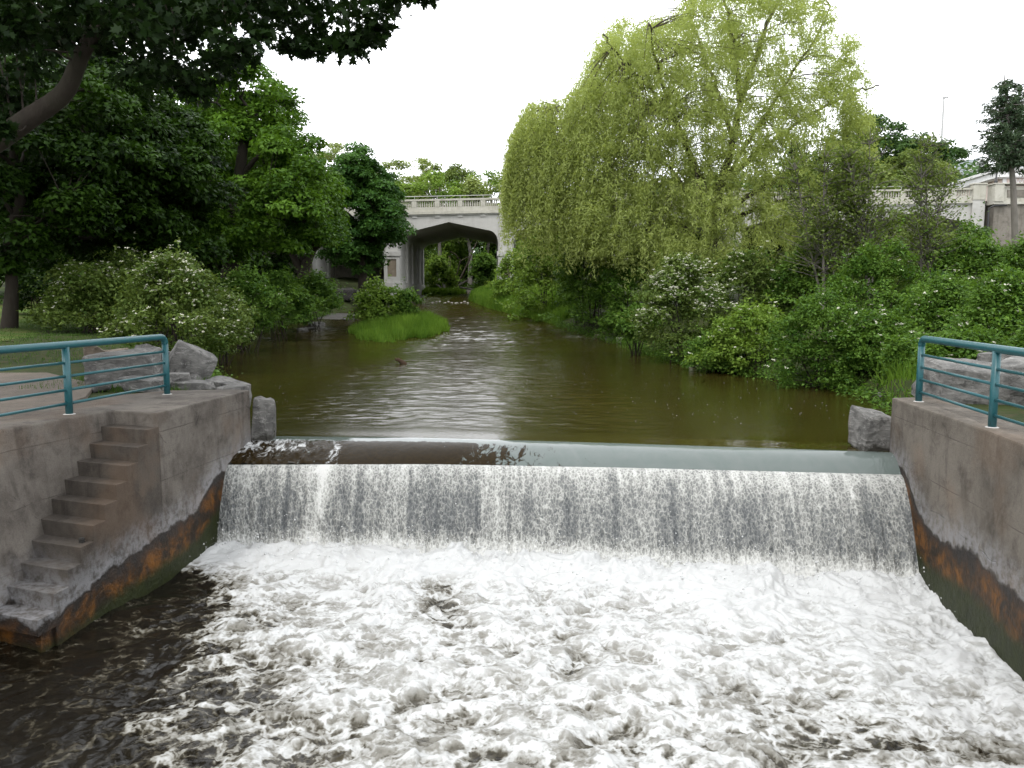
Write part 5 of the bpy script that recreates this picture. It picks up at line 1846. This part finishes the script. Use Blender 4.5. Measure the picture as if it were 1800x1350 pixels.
# --- shrubs
def shrub(name, label, x, yb, yt, hw, Y, seed, mat='leaf_shrub', leaf=0.11, n_clump=110, n_leaf=95, flowers=0, group=None, rc=0.42, depth=None, lift=0.0, lw=0.6, stems=9, dens=1.0):
    rng = np.random.default_rng(seed)
    W = hw / 1400 * Y
    top = at(x, yt, Y)[2]
    bx_ = at(x, yb, Y)[0]
    z0 = at(x, yb, Y)[2]
    g = gz(bx_, Y)
    base = np.array([bx_, Y, g if g < top - 0.5 else z0])
    H = max(top - z0, 0.6)
    dp = depth or W * 0.8
    t_ = thing(name, base, label, 'shrub', group)
    # domed, uneven envelope
    n0 = int(n_clump * dens)
    ang = rng.random(n0) * 2 * np.pi
    v = rng.random(n0) ** 0.8
    prof = np.sqrt(np.clip(1 - (v * 0.98) ** 2.4, 0.03, 1)) * (0.86 + 0.14 * np.sin(v * 9 + seed))
    rr = (0.35 + 0.65 * rng.random(n0) ** 0.5) * prof
    lob = 1 + 0.16 * np.sin(ang * 3 + seed) + 0.10 * np.sin(ang * 5 + seed * 2)
    C = np.stack([bx_ + np.cos(ang) * rr * W * lob, Y + np.sin(ang) * rr * dp * lob, z0 + v * H * (0.90 + 0.1 * np.sin(ang * 2 + seed))], -1)
    R = rng.uniform(0.6, 1.3, (n0, 1)) * np.array([[rc, rc, rc * 0.7]])
    P, A, N, idx = clump_leaves(C, R, n_leaf, rng, outward=0.55, up=0.75, jit=0.6, droop=0.15, fill=0.15)
    # arching shoots that break the outline
    ns = int(n0 * 0.5)
    pick = rng.choice(n0, ns)
    SP, SA, SN = [], [], []
    for k in pick:
        c = C[k]
        o_ = unit(np.array([(c[0] - bx_) / max(W, .1), (c[1] - Y) / max(dp, .1), 0.9]) + rng.normal(0, 0.35, 3))
        ln = rng.uniform(0.5, 1.7) * (rc + 0.25)
        m_ = 12
        s_ = np.linspace(0.2, 1, m_)[:, None]
        pth = c + o_ * s_ * ln * 1.3 - np.array([0, 0, 0.22]) * s_ ** 2
        SP.append(pth + rng.normal(0, 0.02, (m_, 3)))
        SA.append(unit(rng.normal(0, 1, (m_, 3)) + o_))
        SN.append(unit(rng.normal(0, 0.5, (m_, 3)) + [0, 0, 1]))
    P = np.concatenate([P] + SP)
    A = np.concatenate([A] + SA)
    N = np.concatenate([N] + SN)
    ct = rng.normal(0.5, 0.2, n0)
    tint = np.concatenate([ct[idx], np.repeat(ct[pick] + 0.1, 12)]) + rng.normal(0, 0.18, len(P))
    L = leaf * rng.uniform(0.5, 1.5, len(P))
    me = leaf_mesh('foliage', P - base, A, N, L, L * lw * (1.15 if Y > 30 else 1), tint, TRI if Y > 30 else DIAMOND)
    f = obj('foliage', me, M[mat], t_)
    f['kind'] = 'stuff'
    mb = MB()
    for k in range(stems):
        c = C[rng.integers(n0)]
        b_ = base + [rng.uniform(-.25, .25) * W, rng.uniform(-.25, .25) * dp, -0.1]
        mb.tube(bez(b_, (b_ + c) / 2 + [0, 0, 0.25 * H], c, 6), np.linspace(0.035, 0.01, 6), 5, False)
    mb.build('stems', M['bark'], t_, smooth_=True)
    if flowers:
        # flat-topped heads of small florets on the outer leaves
        out = ((P[:, 0] - bx_) / W) ** 2 + ((P[:, 1] - Y) / dp) ** 2 + ((P[:, 2] - z0) / H) ** 2
        patch = perlin(P[:, 0] * 0.9 + seed, P[:, 2] * 0.9)
        cand = np.where((out > 0.62) & (P[:, 1] < Y + 0.4 * dp) & (P[:, 2] > z0 + 0.2 * H) & (patch > -0.25))[0]
        cand = rng.choice(cand, min(flowers, len(cand)), replace=False)
        FP, FA, FN = [], [], []
        for k in cand:
            m_ = 7
            c = P[k] + [0, -0.05, 0.07]
            off = rng.normal(0, 0.03, (m_, 3)) * [1, 1, 0.3]
            FP.append(c + off)
            FA.append(rdir(m_, rng))
            FN.append(unit(rng.normal(0, 0.3, (m_, 3)) + [0, -0.35, 0.9]))
        FP, FA, FN = map(np.concatenate, (FP, FA, FN))
        L = 0.05 * rng.uniform(0.7, 1.3, len(FP))
        fl = obj('flowers', leaf_mesh('flowers', FP - base, FA, FN, L, L, rng.random(len(FP)), fold=0.05), M['flower'], t_)
        fl['kind'] = 'stuff'
    return t_


# left bank
shrub('dogwood_shrub', 'white-flowering dogwood leaning over the water behind the left railing', 310, 625, 455, 115, 27, 401, 'leaf_dogwood', 0.11, 190, 110, 360, rc=0.42)
shrub('dogwood_shrub', 'white-flowering dogwood at the left edge of the shrubs, beside the lawn', 160, 575, 462, 95, 30, 402, 'leaf_dogwood', 0.115, 150, 100, 130, rc=0.45)
shrub('dogwood_shrub', 'flowering dogwood crown standing up behind the two left front dogwoods', 255, 560, 448, 100, 33, 403, 'leaf_dogwood', 0.12, 130, 100, 190, rc=0.5)
shrub('dogwood_shrub', 'low pale dogwood spilling to the waterline on the left', 395, 615, 520, 55, 31, 404, 'leaf_dogwood', 0.10, 90, 90, 100, rc=0.36)
shrub('shrub', 'green shrub between the left dogwoods and the river, with few flowers', 430, 580, 478, 75, 38, 405, 'leaf_shrub', 0.13, 130, 95, 25, rc=0.5)
shrub('shrub', 'green shrub on the left bank in front of the panelled wall', 495, 568, 482, 70, 44, 406, 'leaf_shrub', 0.15, 120, 95, rc=0.55)
shrub('shrub', 'green shrub at the last bend of the left bank, short of the bridge', 555, 552, 485, 52, 50, 407, 'leaf_shrub', 0.16, 100, 95, rc=0.55)
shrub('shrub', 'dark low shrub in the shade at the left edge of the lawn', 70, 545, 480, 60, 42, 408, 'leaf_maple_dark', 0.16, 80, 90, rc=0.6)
shrub('shrub', 'bright shrub on the bank seen through the left of the bridge arch', 772, 512, 455, 30, 104, 450, 'leaf_lime', 0.3, 60, 95, rc=1.0)
shrub('shrub', 'bright shrub on the bank seen through the right of the bridge arch', 852, 512, 448, 32, 106, 451, 'leaf_shrub', 0.3, 70, 95, rc=1.0)
# island
shrub('island_shrub', 'pale green shrub on the grassy island', 660, 560, 497, 45, 50, 410, 'leaf_lime', 0.15, 90, 95, 30, rc=0.45)
shrub('island_shrub', 'small green shrub at the right end of the grassy island', 712, 560, 512, 30, 51, 411, 'leaf_shrub', 0.15, 50, 90, rc=0.4)
# right bank, far to near
shrub('shrub', 'lime-green shrub beside the bridge pier on the right bank', 905, 542, 445, 50, 66, 420, 'leaf_lime', 0.2, 70, 95, rc=0.7)
shrub('shrub', 'lime-green shrub on the right bank below the left edge of the willow', 960, 562, 398, 80, 56, 421, 'leaf_lime', 0.18, 150, 100, rc=0.65)
shrub('shrub', 'tall green shrub under the willow, by the white waterline stones', 1040, 582, 388, 82, 48, 422, 'leaf_shrub', 0.16, 170, 100, rc=0.6)
shrub('shrub', 'green shrub in the shade left of the right-hand flowering dogwood', 1105, 585, 440, 58, 43, 423, 'leaf_shrub', 0.15, 100, 95, rc=0.5)
shrub('dogwood_shrub', 'pale flowering dogwood over the waterline in the middle of the right bank', 1195, 622, 452, 98, 32, 424, 'leaf_dogwood', 0.11, 180, 105, 560, rc=0.42)
shrub('dogwood_shrub', 'tall flowering dogwood crown under the willow trunk', 1310, 600, 440, 100, 36, 425, 'leaf_dogwood', 0.125, 150, 100, 210, rc=0.5)
shrub('shrub', 'green shrub under the thin bare-branched trees, above the flowering dogwood', 1420, 600, 425, 100, 35, 426, 'leaf_shrub', 0.125, 150, 100, 30, rc=0.5)
shrub('shrub', 'bushy green shrub with red-brown stems trailing into the water', 1320, 655, 540, 85, 27, 427, 'leaf_lime', 0.10, 140, 100, 40, rc=0.38)
shrub('shrub', 'broad dark green shrub hanging over the near right waterline', 1440, 682, 520, 95, 23, 428, 'leaf_shrub', 0.083, 190, 110, 40, rc=0.38)
shrub('shrub', 'bright green shrub dotted with white flowers, left of the right railing', 1535, 675, 555, 80, 22, 429, 'leaf_shrub', 0.083, 160, 110, 60, rc=0.36)
shrub('shrub', 'green shrub filling the bank behind the near right shrubs', 1540, 610, 430, 105, 30, 430, 'leaf_shrub', 0.115, 160, 100, 30, rc=0.46)
shrub('shrub', 'dense green shrub directly behind the end post of the right railing', 1640, 640, 490, 90, 23, 431, 'leaf_shrub', 0.083, 180, 110, 40, rc=0.4)
shrub('shrub', 'dense green shrub above the right boulders, at the right edge', 1760, 640, 480, 95, 20, 432, 'leaf_shrub', 0.09, 190, 110, 50, rc=0.38)
shrub('shrub', 'tall green shrub below the bridge abutment, at the foot of the spruce', 1700, 560, 420, 115, 34, 433, 'leaf_shrub', 0.13, 160, 95, 25, rc=0.52)
shrub('shrub', 'green shrub at the extreme right edge, below the spruce', 1820, 560, 412, 95, 31, 434, 'leaf_shrub', 0.12, 150, 95, 20, rc=0.48)
shrub('shrub', 'low shrub hidden low behind the right-hand boulders', 1850, 680, 560, 90, 17, 435, 'leaf_shrub', 0.085, 120, 100, rc=0.36)

shrub('shrub', 'green shrub in the shade right behind the willow trunk', 1200, 560, 425, 80, 46, 436, 'leaf_shrub', 0.16, 130, 95, rc=0.6)
shrub('shrub', 'olive shrub in front of the dark arch right of the willow trunk', 1390, 540, 440, 70, 48, 437, 'leaf_olive', 0.16, 110, 95, rc=0.6)
shrub('shrub', 'olive thicket hiding the bridge arch behind the leftmost thin tree', 1480, 560, 378, 85, 44, 438, 'leaf_olive', 0.15, 130, 80, rc=0.6)
shrub('shrub', 'olive thicket hiding the bridge arch behind the rightmost thin tree', 1610, 560, 372, 90, 45, 439, 'leaf_olive', 0.15, 130, 80, rc=0.6)
shrub('shrub', 'olive thicket between the two others, in front of the bridge spandrel', 1550, 550, 372, 70, 49, 444, 'leaf_olive', 0.16, 110, 85, rc=0.62)
shrub('shrub', 'leafy thicket under the bridge abutment, left of the spruce trunk', 1690, 550, 392, 70, 47, 445, 'leaf_shrub', 0.16, 110, 90, rc=0.62)
shrub('shrub', 'low green shrub rooted at the waterline below the flowering dogwood', 1255, 648, 590, 60, 28, 440, 'leaf_shrub', 0.10, 90, 95, 10, rc=0.35)
shrub('shrub', 'low leafy shrub at the waterline between grass and dark shrub, right', 1590, 685, 600, 45, 20, 441, 'leaf_shrub', 0.09, 80, 95, 14, rc=0.32)
shrub('shrub', 'low leafy shrub between the right boulders and the tall bank shrubs', 1690, 665, 590, 75, 18, 442, 'leaf_shrub', 0.085, 120, 95, 20, rc=0.34)
shrub('shrub', 'low dark shrub on the waterline left of the right-hand pale dogwood', 1120, 600, 540, 40, 36, 443, 'leaf_shrub', 0.12, 70, 90, rc=0.4)

# thin, open trees on the right bank
def thin_tree(label, x, yb, yt, Y, seed, spread, n_tw, mat='leaf_olive', group=None, nl=11):
    rng = np.random.default_rng(seed)
    base = at(x, yb, Y)
    base[2] = min(base[2], gz(base[0], Y) + 0.0)
    t_ = thing('thin_tree', base, label, 'tree', group)
    mb = MB()
    PT_, A_, N_ = [], [], []
    for s in range(3):
        top = at(x + rng.uniform(-0.6, 0.6) * spread * (s > 0), yt + rng.uniform(0, 60) * (s > 0), Y + rng.uniform(-0.8, 0.8))
        mid = (base + top) / 2 + rng.normal(0, 0.2, 3)
        tk = bez(base + [0.15 * s, 0, -0.2], mid, top, 14)
        mb.tube(tk, np.linspace(0.085 - 0.015 * s, 0.012, 14), 6, False)
        for k in range(n_tw):
            j = rng.integers(4, 13)
            a = tk[j]
            d_ = unit(np.array([rng.normal(), rng.normal(), rng.uniform(0.3, 1.1)]))
            ln = rng.uniform(0.5, 1.0) * spread / 1400 * Y * (1.15 - j / 16)
            b = a + d_ * ln
            pth = bez(a, a + d_ * ln * 0.5 + rng.normal(0, 0.1, 3), b, 5)
            mb.tube(pth, np.linspace(0.022, 0.006, 5), 4, False)
            tt_ = rng.uniform(0.3, 1.05, nl)[:, None]
            PT_.append(a + (b - a) * tt_ + rng.normal(0, 0.14, (nl, 3)))
            A_.append(unit(rng.normal(0, 1, (nl, 3)) + d_ * 0.6))
            N_.append(unit(rng.normal(0, 0.6, (nl, 3)) + [0, 0, 1]))
    PT_, A_, N_ = map(np.concatenate, (PT_, A_, N_))
    L = 0.15 * rng.uniform(0.6, 1.3, len(PT_))
    f = obj('crown', leaf_mesh('crown', PT_ - base, A_, N_, L, L * 0.6, rng.normal(0.5, 0.25, len(PT_))), M[mat], t_)
    f['kind'] = 'stuff'
    mb.build('trunk', M['bark_grey'], t_, smooth_=True)


thin_tree('thin open-branched tree right of the willow, leftmost of three', 1450, 560, 255, 33, 501, 95, 95, nl=20)
thin_tree('thin half-bare tree in front of the bridge, middle of three', 1530, 560, 225, 33, 502, 95, 110, nl=16)
thin_tree('thin open-branched tree in front of the bridge, rightmost of three', 1620, 560, 235, 34, 503, 95, 80, nl=15)
# far trees right
for k, (x_, y_, Y_, w_, h_, mt, lb) in enumerate([(1540, 265, 125, 70, 55, 'leaf_far_dark', 'rounded dark far tree behind the thin trees'), (1615, 282, 128, 48, 42, 'leaf_far_dark', 'dark far tree left of the gabled house'),
                                                  (1600, 310, 115, 60, 35, 'leaf_far', 'mid-green far tree low behind the bridge, left of the house'), (1440, 300, 120, 70, 50, 'leaf_far_dark', 'dark far tree behind the right side of the willow'),
                                                  (1668, 285, 195, 34, 22, 'leaf_far_dark', 'small dark far tree above the house roof'), (1805, 290, 135, 36, 40, 'leaf_far_dark', 'dark far tree behind the spruce')]):
    tree_px('far_tree', lb, x_, 400, Y_, [(x_, y_, Y_, w_, h_, 4), (x_ - w_ * 0.3, y_ + h_ * 0.8, Y_, w_ * 0.8, h_ * 0.6, 4)], x_ + 3, y_ - h_ * 0.5, (0.35, 0.1),
            85, 1.5, 170, 0.45, mt, 'bark', 270 + k, mains=6, group='far trees right of the bridge')
# beyond everything: wooded slopes that close the valley, one mass
rng = np.random.default_rng(290)
n = 52000
a_ = rng.uniform(-1.0, 1.0, n)
Yf = rng.uniform(150, 230, n)
Xf = a_ * Yf * 1.15
gzv = ground(Xf, Yf)
Hf = 9 + 4 * fbm(Xf * 0.05, Yf * 0.05, 3)
Zf = gzv + Hf * rng.random(n) ** 0.6
P = np.stack([Xf, Yf, Zf], -1)
N = unit(rng.normal(0, 0.6, (n, 3)) + [0, -0.5, 0.8])
me = leaf_mesh('far_woods', P, rdir(n, rng), N, rng.uniform(0.8, 1.7, n), rng.uniform(0.7, 1.3, n), rng.normal(0.5, 0.25, n), TRI)
tag(obj('far_woods', me, M['leaf_far_dark']), 'distant wooded slopes closing the valley', None, None, 'stuff')

# spruce at the right edge
rng = np.random.default_rng(601)
SY = 44.0
sb = at(1787, 500, SY)
sb[2] = gz(sb[0], SY)
sp = thing('spruce_tree', sb, 'dark spruce with a bare grey lower trunk at the right edge', 'tree')
mb = MB()
mb.tube([sb - [0, 0, 0.2], at(1786, 470, SY), at(1781, 330, SY), at(1772, 220, SY), at(1765, 130, SY)], [0.24, 0.18, 0.15, 0.10, 0.02], 9, False)
PT_, A_, N_ = [], [], []
for k in range(230):
    u_ = rng.random() ** 0.85
    y_ = 138 + u_ * 148
    cpt = at(1770 + 10 * u_, y_, SY)
    if k % 3 == 0:          # the second leader of the forked top
        cpt = at(1800 - 14 * u_, y_ + 4, SY + 0.6)
    ln = (0.35 + 1.75 * u_ ** 0.6) * rng.uniform(0.55, 1.1)
    if u_ > 0.88:
        ln *= 0.8
    th = rng.random() * 2 * np.pi
    d_ = np.array([math.cos(th), math.sin(th), -0.12])
    s_ = np.linspace(0, 1, 6)[:, None]
    pth = cpt + d_ * s_ * ln + np.array([0, 0, 1.0]) * (-0.30 * s_ + 0.32 * s_ ** 2) * ln
    mb.tube(pth, np.linspace(0.035, 0.008, 6), 4, False)
    m_ = int(58 * ln)
    tt_ = rng.uniform(0.15, 1.05, m_)
    q_ = np.stack([np.interp(tt_, np.linspace(0, 1, 6), pth[:, i]) for i in range(3)], 1)
    side = np.cross(d_, [0, 0, 1])
    q_ = q_ + side * (rng.normal(0, 0.16, m_) * (1.15 - tt_) * ln * 0.55)[:, None] - np.array([0, 0, 1]) * (np.abs(rng.normal(0, 0.13, m_)))[:, None]
    PT_.append(q_)
    A_.append(unit(d_ + rng.normal(0, 0.6, (m_, 3)) + [0, 0, -0.35]))
    N_.append(unit(rng.normal(0, 0.6, (m_, 3)) + [0, 0, 0.7]))
PT_, A_, N_ = map(np.concatenate, (PT_, A_, N_))
L = rng.uniform(0.14, 0.28, len(PT_))
f = obj('crown', leaf_mesh('crown', PT_ - sb, A_, N_, L, L * 0.36, rng.normal(0.5, 0.25, len(PT_)), TRI), M['needle'], sp)
f['kind'] = 'stuff'
mb.build('trunk', M['bark_grey'], sp, smooth_=True)

# ------------------------------------------------------------------ grass
def blades(name, label, P, H, mat, rng, w=0.02, lean=0.35):
    n_ = len(P)
    d_ = unit(rng.normal(0, 1, (n_, 3)) * [1, 1, 0] + 1e-6)
    A = unit(d_ * lean * rng.random((n_, 1)) + [0, 0, 1])
    N = unit(np.cross(A, rdir(n_, rng)))
    pt = perlin(P[:, 0] * 0.7, P[:, 1] * 0.7) * 0.45
    me = leaf_mesh(name, P, A, N, H, w, rng.normal(0.5, 0.25, n_) + pt, TRI, fold=0.1)
    return tag(obj(name, me, M[mat]), label, None, None, 'stuff')


# island: a low mound with long grass
isl = np.array([-6.7, 49.5])


def isl_in(x, y):
    u, v = (x - isl[0]) / 3.55, (y - isl[1]) / 7.5
    return u * u + v * v + 0.28 * perlin(x * 0.6, y * 0.6) + 0.22 * perlin(x * 1.9, y * 1.3)


xs = np.arange(-11.5, -2.0, 0.2)
ys = np.arange(40, 59, 0.25)
me, _, _ = grid_mesh('river_island', xs, ys, lambda x, y: wz(y) - 0.25 + 0.5 * (1 - np.clip(isl_in(x, y), 0, 2)))
smooth(me)
tag(obj('river_island', me, M['ground']), kind='structure')
rng = np.random.default_rng(701)
x_, y_ = rng.uniform(-11, -2.5, 60000), rng.uniform(41, 58, 60000)
k_ = isl_in(x_, y_) < 0.62
x_, y_ = x_[k_], y_[k_]
zz = wz(y_) - 0.25 + 0.5 * (1 - np.clip(isl_in(x_, y_), 0, 2))
blades('island_grass', 'long bright green grass covering the river island', np.stack([x_, y_, zz - 0.03], -1), rng.uniform(0.25, 0.95, len(x_)) * (1.05 - 0.6 * isl_in(x_, y_)), 'grass', rng, 0.05, 0.6)
# grassy right bank below the bridge
n = 30000
y_ = rng.uniform(52, 79, n)
L_, R_ = edges(y_)
x_ = R_ + rng.gamma(1.3, 1.3, n) + 0.1
blades('bank_grass', 'bright grass on the right bank sloping to the riffle below the bridge', np.stack([x_, y_, ground(x_, y_) - 0.03], -1), rng.uniform(0.35, 0.8, n), 'grass', rng, 0.06, 0.5)
# grass under the arch, left side, and on the far bank
n = 9000
y_ = rng.uniform(96, 112, n)
x_ = rng.uniform(-11.5, -6.5, n)
blades('arch_grass', 'grass on the bank seen under the bridge arch', np.stack([x_, y_, np.maximum(ground(x_, y_), wz(y_)) - 0.05], -1), rng.uniform(0.5, 1.0, n), 'grass', rng, 0.08, 0.5)
mbk = MB()
# long grass by the right railing
n = 900
x_ = rng.normal(9.7, 0.5, n)
y_ = rng.normal(18.9, 0.8, n)
zz = ground(x_, y_)
k_ = zz > 0.02
blades('tall_grass', 'tall arching green grass at the waterline left of the right railing', np.stack([x_, y_, zz - 0.03], -1)[k_], rng.uniform(0.3, 0.8, k_.sum()), 'grass', rng, 0.022, 0.9)
# lawn blades, left
n = 30000
x_ = rng.uniform(-28, -9.5, n)
y_ = rng.uniform(19.0, 40, n)
L_, R_ = edges(y_)
k_ = (L_ - x_ > 2.2)
x_, y_ = x_[k_], y_[k_]
inpath = (y_ < 22.5 - 0.9 * np.clip(-11.5 - x_, 0, 3) * 0)
blades('lawn_grass', 'short mown grass on the shaded left lawn', np.stack([x_, y_, ground(x_, y_)], -1), rng.uniform(0.05, 0.12, len(x_)), 'grass_dark', rng, 0.02, 0.8)
# weeds between the rocks by the left wall
n = 4200
x_ = rng.uniform(-9.4, -6.2, n)
y_ = rng.uniform(14.7, 19.5, n)
blades('weeds', 'dry weeds and grass between the boulders behind the left railing', np.stack([x_, y_, ground(x_, y_) - 0.02], -1), rng.uniform(0.06, 0.2, n), 'grass_dark', rng, 0.02, 0.9)
# low trailing leaves that soften both waterlines
rng = np.random.default_rng(720)
n = 22000
y_ = np.concatenate([rng.uniform(17, 52, n // 2), rng.uniform(20, 60, n // 2)])
L_, R_ = edges(y_)
x_ = np.where(np.arange(n) < n // 2, R_ + rng.normal(0.25, 0.35, n), L_ - rng.normal(0.25, 0.35, n))
zz = wz(y_) + np.abs(rng.normal(0.12, 0.16, n))
me = leaf_mesh('waterline_leaves', np.stack([x_, y_, zz], -1), rdir(n, rng), unit(rng.normal(0, 0.5, (n, 3)) + [0, 0, 1]), rng.uniform(0.07, 0.14, n), rng.uniform(0.04, 0.09, n), rng.normal(0.5, 0.25, n), TRI)
tag(obj('waterline_leaves', me, M['leaf_shrub']), 'low leaves trailing along the waterlines', None, None, 'stuff')
